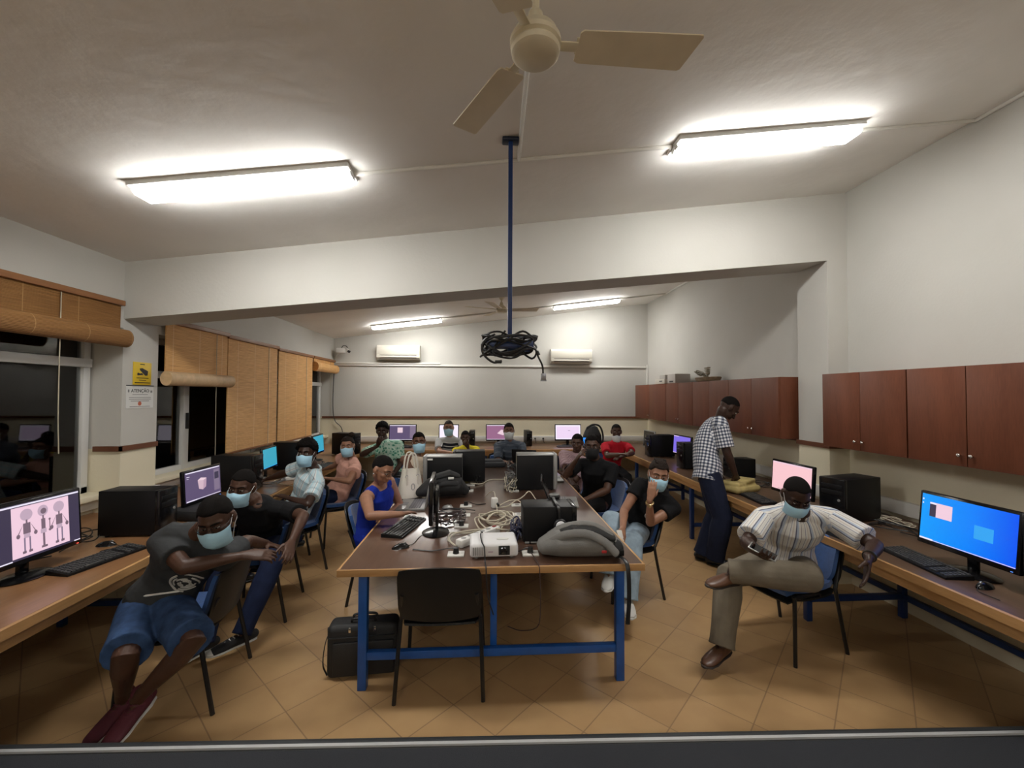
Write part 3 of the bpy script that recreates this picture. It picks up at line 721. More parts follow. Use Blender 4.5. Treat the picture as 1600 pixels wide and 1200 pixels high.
def grad_mat():
    m, nt, b = nodes('screen blue desktop')
    tc = nt.nodes.new('ShaderNodeTexCoord'); s = nt.nodes.new('ShaderNodeSeparateXYZ'); nt.links.new(tc.outputs['Object'], s.inputs[0])
    f = mth(nt, 'MULTIPLY_ADD', s.outputs['X'], 1.7, .5)
    c = ramp(nt, f, [(0.05, (0.005, .33, .95)), (.55, (.0, .22, .95)), (1.0, (.0, .06, .85))])
    nt.links.new(c, b.inputs['Emission Color']); b.inputs['Emission Strength'].default_value = SCR
    b.inputs['Base Color'].default_value = (.01, .01, .01, 1); b.inputs['Roughness'].default_value = .3
    return m
S_GRAD = grad_mat()
def screen_content(kind):
    """flat shapes in 0..1 screen coordinates: (material, polygon)"""
    def R(x0, y0, x1, y1): return [(x0, y0), (x1, y0), (x1, y1), (x0, y1)]
    def O(cx, cy, rx, ry, n=18): return [(cx+rx*math.cos(2*PI*k/n), cy+ry*math.sin(2*PI*k/n)) for k in range(n)]
    full = R(0, 0, 1, 1)
    if kind == 'robots':
        L = [(S_DK, full), (S_LINE, R(0, .955, 1, .985)), (S_PINK, R(.30, .04, .88, .94)), (S_LINE, R(0, 0, .30, .022)), (S_LINE, R(.93, .0, 1, .02))]
        for cx, sc, sd in ((.44, 1, 0), (.60, .9, 1), (.765, 1, 0)):
            L += [(S_ROB2, O(cx, .78, .060*sc, .105)), (S_ROB, R(cx-.008, .62, cx+.008, .69)), (S_ROB, R(cx-.035*(.6 if sd else 1), .44, cx+.035*(.6 if sd else 1), .63)), (S_ROB2, R(cx-.03, .36, cx+.03, .44))]
            if sd: L += [(S_ROB, O(cx+.005, .77, .03, .055)), (S_ROB, R(cx-.01, .12, cx+.012, .36)), (S_ROB, R(cx-.025, .09, cx+.035, .13)), (S_ROB, R(cx+.06, .40, cx+.07, .58)), (S_ROB, O(cx+.065, .59, .012, .022)), (S_ROB, O(cx+.065, .39, .014, .025))]
            else:
                L += [(S_ROB, [(cx-.04, .60), (cx-.03, .63), (cx-.075, .46), (cx-.085, .46)]), (S_ROB, [(cx+.04, .60), (cx+.03, .63), (cx+.075, .46), (cx+.085, .46)]), (S_ROB, O(cx-.083, .42, .018, .04)), (S_ROB, O(cx+.083, .42, .018, .04)),
                      (S_MID, R(cx-.033, .13, cx-.018, .37)), (S_MID, R(cx+.018, .13, cx+.033, .37)), (S_ROB, R(cx-.048, .09, cx-.012, .135)), (S_ROB, R(cx+.012, .09, cx+.048, .135))]
        return L
    if kind == 'cube':
        return [(S_PURP, full), (S_LINE, R(.02, .955, .98, .99)), (S_LINE, R(.02, .01, .3, .045)), (S_LINE, R(.3, .02, .98, .04)), (S_MID, R(.80, .14, .97, .90)), (S_DK, R(.82, .55, .95, .80)), (S_LINE, R(.04, .84, .12, .86)), (S_LINE, R(.04, .78, .10, .79)),
                (S_CUBE, [(.33, .66), (.50, .62), (.58, .68), (.42, .73)]), (S_CUBE2, [(.33, .66), (.50, .62), (.47, .30), (.36, .36)]), (S_CUBE3, [(.50, .62), (.58, .68), (.56, .38), (.47, .30)])]
    if kind == 'model':
        return [(S_PURP, full), (S_LINE, R(0, .96, 1, 1)), (S_MID, R(.78, .1, 1, .94)), (S_CUBE, R(.30, .48, .50, .84)), (S_LINE, R(.0, 0, 1, .03))]
    if kind == 'dusk':
        return [(S_MAG, full), (S_LINE, R(0, .96, 1, 1)), (S_CUBE, [(.45, .42), (.62, .68), (.85, .62), (.92, .40), (.70, .30)]), (S_LINE, R(0, 0, 1, .03))]
    if kind == 'desktop':
        return [(S_GRAD, full), (S_LINE, R(0, 0, .16, .035)), (S_LIL, R(.16, 0.006, 1, .02)), (S_PINK, R(.10, .53, .36, .84)), (S_DK, R(.10, .53, .175, .80)), (S_LINE, R(.10, .80, .175, .835)), (S_SKY, R(.60, .33, .79, .60)), (S_LINE, R(.01, .86, .025, .9)), (S_LINE, R(.01, .78, .025, .81))]
    if kind == 'page':
        return [(S_WHT, full), (S_LIL, R(.05, .08, .95, .90)), (S_MID, R(.5, .60, .58, .63))]
    if kind == 'rose': return [(S_ROSE, full), (S_PINK, R(.0, .955, 1, 1)), (S_DK, R(.16, .025, .42, .035))]
    if kind == 'cyan': return [(S_CYAN, full), (S_SKY, R(0, 0, 1, .03))]
    if kind == 'violet': return [(S_VIO, full), (S_LIL, R(0, .0, 1, .03)), (S_LIL, R(0, .96, .3, 1))]
    if kind == 'white': return [(S_WHT, full), (S_LINE, R(0, .95, 1, 1))]
    return [(M_OFF, full)]
def screen_mesh(name, kind, w, h, T, parent):
    L = screen_content(kind); ms = []; q = MB()
    for i, (m, poly) in enumerate(L):
        if m not in ms: ms.append(m)
        q.add([((x-.5)*w, (y-.5)*h, i*.00012) for x, y in poly], [tuple(range(len(poly)))], ms.index(m), T)
    me = bpy.data.meshes.new(name); me.from_pydata(q.v, [], q.f)
    for m in ms: me.materials.append(m)
    me.polygons.foreach_set('material_index', q.mi); me.update()
    return link(name, me, parent)
def monitor(x, y, face, w, h, kind, label, z0=ZT, lift=.09, stand='round', bez=M_GLOSS, tilt=4, group=None):
    t = thing('monitor', label, 'monitor', (x, y, z0), math.radians(face), group)
    zc_ = lift+h/2; M = Matrix.Translation((0, 0, zc_)) @ Matrix.Rotation(math.radians(-tilt), 4, 'X')
    b = MB().box((0, .016, 0), (w, .030, h), bev=.008, T=M); b.box((0, .045, -.01), (w*.55, .04, h*.55), bev=.015, T=M)
    obj('housing', b, bez, t)
    bz = .017; sw, sh = w-2*bz, h-2*bz-.012
    screen_mesh('screen', kind, sw, sh, M @ Matrix(((1, 0, 0, 0), (0, 0, 1, -.0005-.0), (0, 1, 0, .006), (0, 0, 0, 1))) @ Matrix.Scale(-1, 4, (0, 0, 1)), t)
    s = MB().box((0, .05, lift*.55+.03), (.055, .022, lift*1.1+.06), bev=.006)
    if stand == 'round': s.lathe([(.001, .0), (.105, 0), (.11, .006), (.09, .014), (.03, .022), (.001, .024)], 32, 0, Matrix.Translation((0, .04, 0)), sx=1.15, sy=.9)
    else: s.box((0, .045, .008), (.22, .16, .016), bev=.006)
    obj('stand', s, M_GLOSS, t)
    if kind != 'off': obj('power_light', MB().box((w*.44, -.001, -h/2+.010), (.010, .002, .004), T=M), S_RED if kind == 'robots' else E('blue light', (.1, .3, 1.0)), t)
    return t
def tower(x, y, face, label, d=(.18, .42, .38), z0=ZT, silver=False, side_sil=False, group='black desktop computers'):
    t = thing('computer_tower', label, 'computer', (x, y, z0), math.radians(face), group)
    w, l, h = d
    obj('case', MB().box((0, .012, h/2+.006), (w, l-.024, h-.012), bev=.004), M_SILV if silver else M_DARK, t)
    if silver:
        for s in (-1, 1): obj('side_panel', MB().box((s*(w/2+.001), .02, h/2), (.004, l-.028, h-.026), bev=.001), M_DARK, t)
    f = obj('front_panel', MB().box((0, -l/2+.008, h/2+.006), (w+.004, .036, h-.008), bev=.010), M_SILV if silver else M_GLOSS, t)
    obj('drive_bay', MB().box((0, -l/2-.011, h-.065), (w*.82, .004, .036), bev=.001).box((0, -l/2-.011, h-.112), (w*.82, .004, .036), bev=.001), M_DARK, f)
    obj('power_button', MB().lathe([(.001, 0), (.011, 0), (.010, .004), (.001, .005)], 16, 0, frame_T((w*.28, -l/2-.010, h*.52), (0, -1, 0))), M_SILV, f)
    for sx in (-1, 1):
        for sy in (-1, 1): obj('foot', MB().cyl((sx*w*.38, sy*l*.38, 0), (sx*w*.38, sy*l*.38, .008), .012, 10), M_BLACK, t)
    return t
def keyboard(x, y, face, label, m=None, L=.44, D=.15, z0=ZT):
    t = thing('keyboard', label, 'keyboard', (x, y, z0), math.radians(face), 'keyboards')
    m = m or M_DARK
    obj('keyboard_body', MB().add([(sx*L/2, y_, z) for sx in (-1, 1) for y_, z in ((-D/2, 0), (D/2, 0), (D/2, .026), (-D/2, .012))],
        [(0, 1, 2, 3), (7, 6, 5, 4), (0, 4, 5, 1), (1, 5, 6, 2), (2, 6, 7, 3), (3, 7, 4, 0)]), m, t, ang=20)
    k = MB()
    for r in range(6):
        n = 20; yy = D/2-.018-r*(D-.03)/5.6-(.004 if r else 0)
        for c in range(n):
            if c in (14, 17) and r not in (0,): continue
            if r == 5 and 3 < c < 9: continue
            xx = -L/2+.016+c*(L-.032)/(n-1); z = .012+.014*(yy+D/2)/D
            k.box((xx, yy, z+.004), ((L-.03)/n*.80, (D-.03)/5.6*.78, .008), bev=0)
        if r == 5: k.box((-L/2+.016+6*(L-.032)/(n-1), yy, .012+.014*(yy+D/2)/D+.004), ((L-.03)/n*4.8, (D-.03)/5.6*.78, .008))
    obj('keys', k, mat('key black', (.055, .055, .056), .5), t)
    return t
def mouse(x, y, face, label, m=None, cable=None, z0=ZT):
    t = thing('mouse', label, 'mouse', (x, y, z0), math.radians(face), 'computer mice')
    b = MB(); rows = []
    for j in range(9):
        v = j/8; yy = -.055+.11*v; wz = math.sin(PI*min(max(v*.94+.03, 0), 1))**.5
        rows.append([(.031*u*wz*(1-.12*math.sin(PI*v)), yy, .001+.036*wz*(1-.25*v)*(1-abs(u)**2.6)) for u in [k/5-1 for k in range(11)]])
    b.grid(rows); b.grid([[(x_, y_, .001) for x_, y_, z_ in r] for r in rows])
    obj('mouse_body', b, m or M_GLOSS, t)
    obj('scroll_wheel', MB().lathe([(.001, -.004), (.009, -.004), (.010, 0), (.009, .004), (.001, .004)], 14, 0, frame_T((0, -.03, .028), (1, 0, 0))), M_SILV, t)
    if cable: obj('mouse_cable', MB().tube(catmull([(0, -.054, .008)]+cable, 6), .0022, 6), M_BLACK, t)
    return t
def laptop(x, y, face, label, open_deg=100, w=.35, d=.24, m=None, lid=None, disp='off', z0=ZT):
    t = thing('laptop', label, 'laptop', (x, y, z0), math.radians(face), 'laptops')
    m = m or M_SILV
    obj('base', MB().box((0, 0, .012), (w, d, .018), bev=.005), m, t)
    k = MB()
    for r in range(5):
        for c in range(13): k.box((-w*.42+c*w*.84/12, d*.30-r*.021, .022), (w*.84/12*.82, .0165, .003))
    k.box((0, -d*.30, .0215), (w*.25, d*.22, .001))
    obj('keyboard_keys', k, mat('laptop key grey', (.16, .16, .165), .5), t)
    M = Matrix.Translation((0, d/2, .020)) @ Matrix.Rotation(math.radians(90-open_deg), 4, 'X')
    l = obj('screen_lid', MB().box((0, .004, d*.47), (w, .012, d*.95), bev=.005, T=M), lid or m, t)
    screen_mesh('display', disp, w-.03, d*.95-.035, M @ Matrix(((1, 0, 0, 0), (0, 0, 1, -.0024), (0, 1, 0, d*.48), (0, 0, 0, 1))) @ Matrix.Scale(-1, 4, (0, 0, 1)), l)
    return t
# ------------------------------------------------------------------ left worktop
monitor(-2.50, 2.50, 90, .56, .345, 'robots', 'black monitor showing three toy robots at the left edge', lift=.09)
tower(-2.52, 3.235, 91, 'black computer tower on the left worktop beside the robot screen, nearest of that row', d=(.18, .40, .325))
keyboard(-2.33, 2.72, 78, 'long black keyboard in front of the robot screen')
mouse(-2.52, 2.98, 100, 'black mouse beside the keyboard under the robot screen', cable=[(-.05, -.10, .004), (-.12, -.04, .004), (-.22, -.10, .004)])
monitor(-2.43, 3.80, 88, .46, .29, 'cube', 'black monitor showing a pink cube on a purple screen', lift=.09, stand='flat')
monitor(-2.62, 5.30, 95, .42, .27, 'cyan', 'black monitor with cyan screen, nearer of the two cyan ones', lift=.10)
monitor(-2.56, 6.63, 92, .45, .29, 'cyan', 'black monitor with cyan screen, farther of the two, by the plaid shirt', lift=.10)
tower(-2.62, 4.62, 90, 'black computer tower beside the nearer cyan screen on the left worktop', d=(.19, .42, .37))
tower(-2.60, 5.85, 90, 'black computer tower behind the plaid shirted man on the left worktop', d=(.19, .42, .37))
tower(-2.35, 7.25, 70, 'black computer tower behind the woman in the pink blouse', d=(.19, .42, .36))
t = thing('laptop_case', 'black laptop case with a white tag lying between the left tower and the cube screen', 'bag', (-2.43, 3.66, ZT), math.radians(80))
t.location = (-2.36, 3.70, ZT)
bag = MB().box((0, 0, .045), (.42, .30, .09), bev=.03)
obj('case_body', bag, mat('black nylon', (.010, .010, .011), .7, bump=.25, bscale=200), t)
obj('zip', MB().box((0, -.151, .05), (.36, .004, .008)), mat('dark red piping', (.10, .012, .015), .6), t)
obj('tag', MB().box((.04, -.155, .085), (.02, .006, .035), bev=.001), M_WHITE, t)
obj('handle', MB().tube(catmull([(-.08, -.14, .07), (-.05, -.20, .085), (.05, -.20, .085), (.08, -.14, .07)], 6), .009, 8), mat('black nylon', ()), t) if False else None
t = thing('router', 'small white router box on the left worktop behind the plaid shirted man', 'router', (-2.32, 5.15, ZT), .4)
obj('body', MB().box((0, 0, .018), (.17, .12, .036), bev=.012), M_WHITE, t)
obj('cable', MB().tube(catmull([(-.08, .02, .02), (-.16, -.10, .006), (-.05, -.30, .006), (.05, -.45, .006)], 6), .005, 6), mat('beige cable', (.45, .38, .28), .6), t)
def tangle(name, label, c, rx, ry, n, m, r=.004, seed=1, zmax=.03, cat='cable', z0=ZT):
    q = MB(); g = random.Random(seed)
    for k in range(n):
        a = g.uniform(0, 6.3); pts = []
        for j in range(7):
            a += g.uniform(.5, 1.3); rr = g.uniform(.35, 1)
            pts.append((rx*rr*math.cos(a), ry*rr*math.sin(a), r+g.uniform(0, zmax)))
        q.tube(catmull(pts, 6), r, 6)
    o = obj(name, q, m, None, (c[0], c[1], z0)); return tag(o, label, cat)
M_CBL = mat('black cable', (.010, .010, .011), .5); M_CWH = mat('cream cable', (.55, .50, .39), .5); M_CBR = mat('dark brown cable', (.035, .018, .018), .5); M_CGR = mat('grey cable', (.12, .12, .12), .5)
tangle('cable_tangle', 'black cables behind the robot screen on the left worktop', (-2.80, 2.95), .20, .30, 5, M_CBL, .004, 3, .06)
tangle('cable_tangle', 'grey and pale cables heaped on the left worktop in front of the cyan screen', (-2.50, 4.98), .22, .28, 5, M_CGR, .0045, 4, .05)
tangle('cable_tangle', 'black leads lying on the left worktop near the woman in pink', (-2.45, 6.2), .15, .3, 4, M_CBL, .004, 6, .04)
keyboard(-2.22, 6.05, 90, 'black keyboard under the hands of the woman in the pink blouse')

# ------------------------------------------------------------------ right worktop
monitor(2.75, 2.265, -92, .53, .325, 'desktop', 'black monitor with a bright blue desktop screen at the right', lift=.10, tilt=6)
keyboard(2.66, 2.42, -98, 'long black keyboard in front of the blue desktop screen', L=.46)
mouse(2.66, 2.10, -80, 'black mouse beside the keyboard at the right', cable=[(.03, -.10, .004), (.12, -.12, .004)])
tower(2.95, 1.895, -90, 'black computer tower cut by the right edge of the photo', d=(.19, .42, .40))
monitor(2.78, 3.68, -88, .50, .30, 'rose', 'black monitor with a pink screen behind the seated man in stripes', lift=.11)
tower(3.02, 3.32, -75, 'black computer tower behind the striped shoulder, beside the pink screen', d=(.20, .42, .35))
keyboard(2.66, 3.98, -95, 'black keyboard to the left of the pink screen', L=.40)
tower(3.15, 5.05, -90, 'black box behind the standing man\'s hands on the right worktop', d=(.18, .30, .24))
monitor(2.96, 6.20, -86, .50, .31, 'violet', 'black monitor with a violet screen near the standing man', lift=.10)
tower(2.92, 5.72, -90, 'black computer tower in front of the violet screen', d=(.20, .42, .36))
tower(2.90, 6.85, -90, 'black computer tower between the violet screen and the dark screen', d=(.20, .42, .36))
monitor(2.93, 7.42, -88, .46, .32, 'off', 'dark unlit monitor in the far right corner', lift=.06, bez=M_SILV)
t = thing('cloth_bundle', 'folded yellow cloth bundle on the worktop in front of the standing man', 'cloth', (2.69, 4.32, ZT), .35)
cl = MB()
for k, (dx, dy, dz, sx, sy, sz) in enumerate([(0, 0, .045, .36, .26, .075), (-.01, .01, .095, .32, .22, .05), (.05, -.02, .125, .18, .17, .035)]): cl.box((dx, dy, dz), (sx, sy, sz), bev=.034, rz=.12*k)
me = remesh(cl, mat('yellow cloth', (.42, .33, .13), .85, var=.2, vscale=14, bump=.5, bscale=25), .008, 5, 'bundle')
link('folded_cloth', me, t)
tangle('cable_tangle', 'loose black and pale leads beside the tower on the right worktop', (3.12, 2.98), .16, .28, 5, M_CBL, .0045, 9, .04)
tangle('cable_tangle', 'pale leads coiled against the right wall trunking', (3.26, 3.18), .08, .20, 3, M_CWH, .004, 12, .04)
tangle('cable_tangle', 'dark leads on the worktop behind the yellow cloth', (3.12, 4.66), .18, .22, 4, M_CBL, .004, 14, .03)
def wallsocket(x, y, z, face, label, plug=True):
    t = thing('wall_socket', label, 'socket', (x, y, z), math.radians(face), 'wall sockets in the trunking')
    obj('plate', MB().box((0, -.006, 0), (.09, .012, .09), bev=.004), M_WHITE, t)
    obj('socket_well', MB().cyl((0, -.0115, 0), (0, -.0135, 0), .021, 18), mat('socket grey', ()) if False else MATS['socket grey'], t)
    if plug: obj('plug', MB().cyl((0, -.013, 0), (0, -.05, 0), .020, 14, r2=.014).tube(catmull([(0, -.045, -.005), (0, -.06, -.04), (.02, -.04, -.09)], 5), .0045, 6), M_BLACK, t)
for y, l, p in ((2.78, 'wall socket with a black plug, nearest the blue screen', True), (2.93, 'wall socket with a plug, second from the blue screen', True), (3.08, 'empty wall socket, third from the blue screen', False)):
    wallsocket(XR-.045, y, .86, -90, l, p)
# ------------------------------------------------------------------ back worktop
for x, w, h, k, l in ((-1.64, .54, .33, 'model', 'purple modelling screen at the back wall, leftmost of that row'),
                   (-.735, .40, .33, 'white', 'monitor with a white screen behind the man in the grey polo'),
                   (.25, .50, .33, 'dusk', 'dusky pink screen at the back wall behind the man in slate'),
                   (1.66, .54, .33, 'page', 'monitor with a lilac white page at the back wall, rightmost of that row')):
    monitor(x, 8.42, 0, w, h, k, l, lift=.09)
tower(-.27, 8.40, 0, 'slim dark computer tower left on the back worktop, right of the boy in yellow', d=(.11, .36, .30))
tower(.84, 8.40, 4, 'slim dark computer tower on the back worktop, right of the man in slate', d=(.11, .36, .30))
keyboard(1.60, 8.08, 0, 'pinkish lit keyboard below the lilac page screen', m=mat('mauve casing', (.16, .10, .12), .5))  # pinkish one has its whole casing in one mauve colour
keyboard(-1.62, 8.10, 0, 'black keyboard below the purple modelling screen')
for x, l in ((1.03, 'left of two back wall sockets between the slim tower and the lilac screen'), (1.20, 'right of two back wall sockets between the slim tower and the lilac screen')): wallsocket(x, YB-.045, .86, 0, l)
def pack(name, label, loc, rz, parts, mats, vox=.008, it=5):
    t = thing(name, label, 'backpack', loc, rz)
    for n, mb, m in parts:
        link(n, remesh(mb, m, vox, it, n), t) if n[0] != '_' else obj(n[1:], mb, m, t)
    return t
M_NYL = mat('black nylon', (.010, .010, .011), .7, bump=.25, bscale=200)
M_GRY = mat('grey nylon', (.17, .165, .155), .75, var=.12, bump=.25, bscale=220)
pack('backpack', 'upright black backpack on the back worktop behind the black capped man', (2.10, 8.2, ZT), 0,
     [('pack_body', MB().loft([(0, 0, .06), (0, 0, .22), (0, .01, .34)], [(.19, .13), (.185, .12), (.13, .08)]), M_NYL),
      ('_strap', MB().tube(catmull([(-.13, -.09, .36), (-.02, -.14, .44), (.12, -.13, .40), (.18, -.13, .22), (.16, -.13, .05)], 6), .018, 8), M_NYL)], None)
laptop(2.02, 7.92, 0, 'small laptop with a blue lit edge in front of the upright backpack', 105, .30, .2, M_DARK, M_DARK, 'desktop')

# ------------------------------------------------------------------ on the big table
keyboard(-.61, 3.26, 77, 'black keyboard at the left edge of the big table', L=.46, D=.16)
mouse(-.56, 2.84, 35, 'black mouse near the front left corner of the big table', cable=[(.05, -.10, .004), (.20, -.2, .004), (.25, -.34, .004)])
bpy.data.objects['mouse.002'].rotation_euler[2] = math.radians(112)
monitor(-.405, 3.14, -86, .42, .30, 'off', 'thin black monitor seen edge on, on a round foot on the big table', lift=.11, tilt=0)
laptop(-.655, 3.90, -90, 'silver laptop the woman in the blue dress works on', 100, .36, .25, M_SILV, M_SILV, 'page')
mouse(-.335, 3.80, 60, 'silver and black mouse behind the silver laptop', m=M_SILV, cable=[(-.03, -.10, .004), (-.10, -.16, .004), (-.02, -.3, .004)])
tower(-.455, 4.62, -90, 'silver edged computer tower with a white sticker, left on the big table', d=(.19, .40, .36), silver=True)
obj('sticker', MB().box((.0995, -.135, .325), (.002, .055, .018)), M_WHITE, [q for q in bpy.data.objects if 'white sticker, left' in q.get('label', '')][0])
tower(-.19, 4.98, -88, 'black computer tower right behind the silver edged one with the sticker', d=(.19, .36, .36))
tower(.545, 4.55, 90, 'silver edged computer tower on the right half of the big table', d=(.19, .42, .385), silver=True)
tower(.44, 2.98, 90, 'low black computer case with headphones over it beside the projector', d=(.22, .36, .25))
laptop(.74, 3.93, 82, 'grey laptop facing the woman with the hair tied back', 112, .36, .25, mat('grey laptop', (.26, .26, .24), .45, .3), M_DARK, 'off')
laptop(.80, 5.02, 90, 'thin laptop in front of the man in the pink shirt', 104, .33, .23, mat('grey laptop', ()) if False else MATS['grey laptop'], MATS['grey laptop'], 'page')
laptop(.60, 6.12, 160, 'black laptop at the far end of the table facing the man in slate', 105, .36, .24, M_DARK, M_DARK, 'off')
t = thing('folded_jacket', 'dark grey folded jacket at the far end of the big table', 'clothing', (.0, 5.95, ZT), .1)
link('cloth', remesh(MB().box((0, 0, .04), (.55, .28, .07), bev=.03).box((.05, .02, .075), (.40, .20, .05), bev=.024), mat('charcoal cloth', (.022, .023, .026), .9, bump=.4, bscale=30), .008, 4), t)
# the projector
t = thing('projector', 'white projector at the front of the big table facing the camera', 'projector', (.052, 2.735, ZT+.012), math.radians(2))
pw, pd_, ph = .30, .235, .082
body = MB().box((0, 0, ph/2), (pw, pd_, ph), bev=.018, seg=3)
obj('casing', body, mat('projector white', (.74, .73, .74), .35), t)
obj('lens_recess', MB().box((.062, -pd_/2, .042), (.070, .010, .056), bev=.003), M_BLACK, t)
ln = obj('lens', MB().lathe([(.001, 0), (.021, 0), (.024, .004), (.020, .010), (.001, .006)], 24, 0, frame_T((.058, -pd_/2-.004, .040), (0, -1, 0))), M_GLOSS, t)
g = MB()
for k in range(6): g.box((-.128+k*.0115, -pd_/2-.0005, .040), (.006, .004, .050))
obj('vent_grille', g, mat('vent grey', (.25, .25, .26), .5), t)
obj('focus_ring', MB().lathe([(.001, 0), (.028, 0), (.027, .006), (.001, .007)], 24, 0, Matrix.Translation((.058, -.03, ph-.001)), sx=1.4, sy=.6), M_WHITE, t)
for sx in (-1, 1):
    for sy in (-1, 1): obj('foot', MB().cyl((sx*.11, sy*.08, -.0115), (sx*.11, sy*.08, .006), .012, 12), M_SILV, t)
obj('badge', MB().box((-.022, -pd_/2-.0005, .035), (.030, .002, .006)), mat('badge mauve', (.42, .30, .40), .5), t)
o = obj('projector_cable', MB().tube(catmull([(-.005, 2.86, ZT+.02), (-.02, 2.83, .86), (-.03, 2.75, .868), (-.02, 2.63, .862), (-.005, 2.598, .84), (.0, 2.56, .772), (.005, 2.495, .768), (.008, 2.472, .72), (.02, 2.462, .60), (.05, 2.47, .50)], 6), .0042, 6), M_CBL)
tag(o, 'dark cable running over the white projector and down the table front', 'cable')
o = obj('hanging_cable', MB().tube(catmull([(.285, 2.70, .78), (.31, 2.58, .768), (.318, 2.495, .767), (.322, 2.475, .72), (.325, 2.47, .55), (.31, 2.48, .42), (.22, 2.55, .36), (.14, 2.6, .36)], 6), .003, 6), M_CBR)
tag(o, 'thin cord hanging from the table edge right of the projector', 'cable')
# power strip and its white cable
t = thing('power_strip', 'white power strip with a red switch lying behind the projector', 'power strip', (-.045, 2.975, ZT), math.atan2(3.12-2.83, .085+.175))
obj('strip_body', MB().box((0, 0, .026), (.40, .062, .052), bev=.010), mat('strip white', (.70, .69, .66), .4), t)
for k in range(5): obj('socket', MB().cyl((-.15+k*.062, 0, .0515), (-.15+k*.062, 0, .0535), .018, 16), MATS['socket grey'], t)
obj('switch', MB().box((.165, 0, .053), (.03, .02, .010), bev=.002), mat('switch red', (.25, .02, .015), .4), t)
rr = random.Random(11); cw = MB()
Z = ZT+.007
def loopc(cx, cy, rx, ry, n, a0=0, turns=1.0, jit=.03, zj=.02):
    return [(cx+rx*math.cos(a0+2*PI*turns*k/n)*(1+rr.uniform(-jit, jit)*3), cy+ry*math.sin(a0+2*PI*turns*k/n)*(1+rr.uniform(-jit, jit)*3), Z+rr.uniform(0, zj)) for k in range(n+1)]
cw.tube(catmull(loopc(.08, 3.30, .145, .26, 16, 0, 2.0, .04, .05), 5), .0055, 6)
cw.tube(catmull(loopc(.05, 3.40, .11, .16, 16, 1, 2.4, .05, .05), 5), .0055, 6)
cw.tube(catmull(loopc(.12, 3.38, .10, .14, 12, 2.4, 1.6, .05, .04), 5), .0055, 6)
cw.tube(catmull([(-.19, 2.83, Z), (-.235, 2.87, Z+.02), (-.26, 2.97, Z), (-.24, 3.08, Z+.01), (-.12, 3.10, Z), (.0, 3.14, Z+.02), (.18, 3.20, Z+.03), (.23, 3.34, Z), (.24, 3.6, Z), (.16, 3.66, Z)], 6), .0055, 6)
cw.tube(catmull([(-.19, 2.84, Z), (-.20, 2.80, Z+.02), (-.23, 2.86, Z+.02), (-.245, 2.95, Z+.02), (-.20, 3.05, Z+.02), (-.05, 3.08, Z+.03), (.05, 3.07, Z+.02)], 6), .0055, 6)
cw.tube(catmull([(.10, 3.80, Z+.05), (.10, 3.72, Z+.02), (.11, 3.55, Z), (.17, 3.35, Z+.02), (.12, 3.2, Z)], 6), .005, 6)
cw.tube(catmull([(.09, 3.8, Z+.06), (.08, 3.95, Z+.10), (.04, 4.1, Z+.06), (.0, 4.2, Z)], 6), .004, 6)
o = obj('extension_cable', cw, M_CWH); tag(o, 'long cream extension cable looped in a heap on the big table', 'cable')
t = thing('plug_adaptor', 'white multi way plug adaptor standing amid the cream cable', 'plug adaptor', (.082, 3.80, ZT), .2)
obj('adaptor_body', MB().box((0, 0, .045), (.055, .06, .09), bev=.008), M_WHITE, t)
obj('plug', MB().cyl((.02, -.031, .04), (.02, -.055, .035), .014, 12), M_BLACK, t)
o = obj('extension_cable', MB().tube(catmull([(.12, 3.84, Z), (.22, 3.9, Z+.03), (.30, 3.86, Z+.05), (.36, 3.95, Z+.06), (.42, 4.0, Z+.09), (.48, 3.9, Z+.02)], 6), .005, 6).tube(catmull([(.11, 3.78, Z), (.2, 3.75, Z+.02), (.29, 3.84, Z+.05), (.34, 3.76, Z), (.28, 3.5, Z), (.33, 3.3, Z)], 6), .005, 6), M_CWH)
tag(o, 'cream lead running from the adaptor toward the grey laptop', 'cable')
o = obj('extension_cable', MB().tube(catmull([(-.17, 4.74, Z+.02), (-.05, 4.78, Z), (.05, 5.0, Z), (.2, 5.02, Z), (.29, 4.85, Z+.03), (.30, 4.75, Z+.03)], 6), .0055, 6), M_CWH)
tag(o, 'cream lead crossing the middle of the table between the two silver edged towers', 'cable')
tangle('cable_tangle', 'dark brown and black leads tangled behind the edge on monitor', (-.30, 3.42), .16, .18, 7, M_CBR, .0042, 21, .05)
tangle('cable_tangle', 'black leads between the table sockets and the silver mouse', (-.28, 3.62), .20, .12, 3, M_CBL, .004, 22, .03)
tangle('cable_tangle', 'bunch of grey and black leads behind the right silver edged tower', (.27, 4.62), .075, .28, 9, M_CGR, .005, 23, .16)
tangle('cable_tangle', 'white leads plugged in behind the right silver edged tower', (.27, 4.55), .07, .24, 5, M_CWH, .0045, 24, .13)
tangle('cable_tangle', 'black leads between the far end laptop and the tower', (.36, 5.7), .10, .30, 6, M_CBL, .005, 25, .10)
tangle('cable_tangle', 'blue and dark leads at the back of the low black case', (.225, 3.05), .05, .16, 6, mat('blue black cable', (.012, .014, .05), .5), .0055, 26, .09)
tangle('cable_tangle', 'black leads behind the black backpack on the big table', (-.10, 5.05), .05, .30, 4, M_CBL, .004, 27, .10)
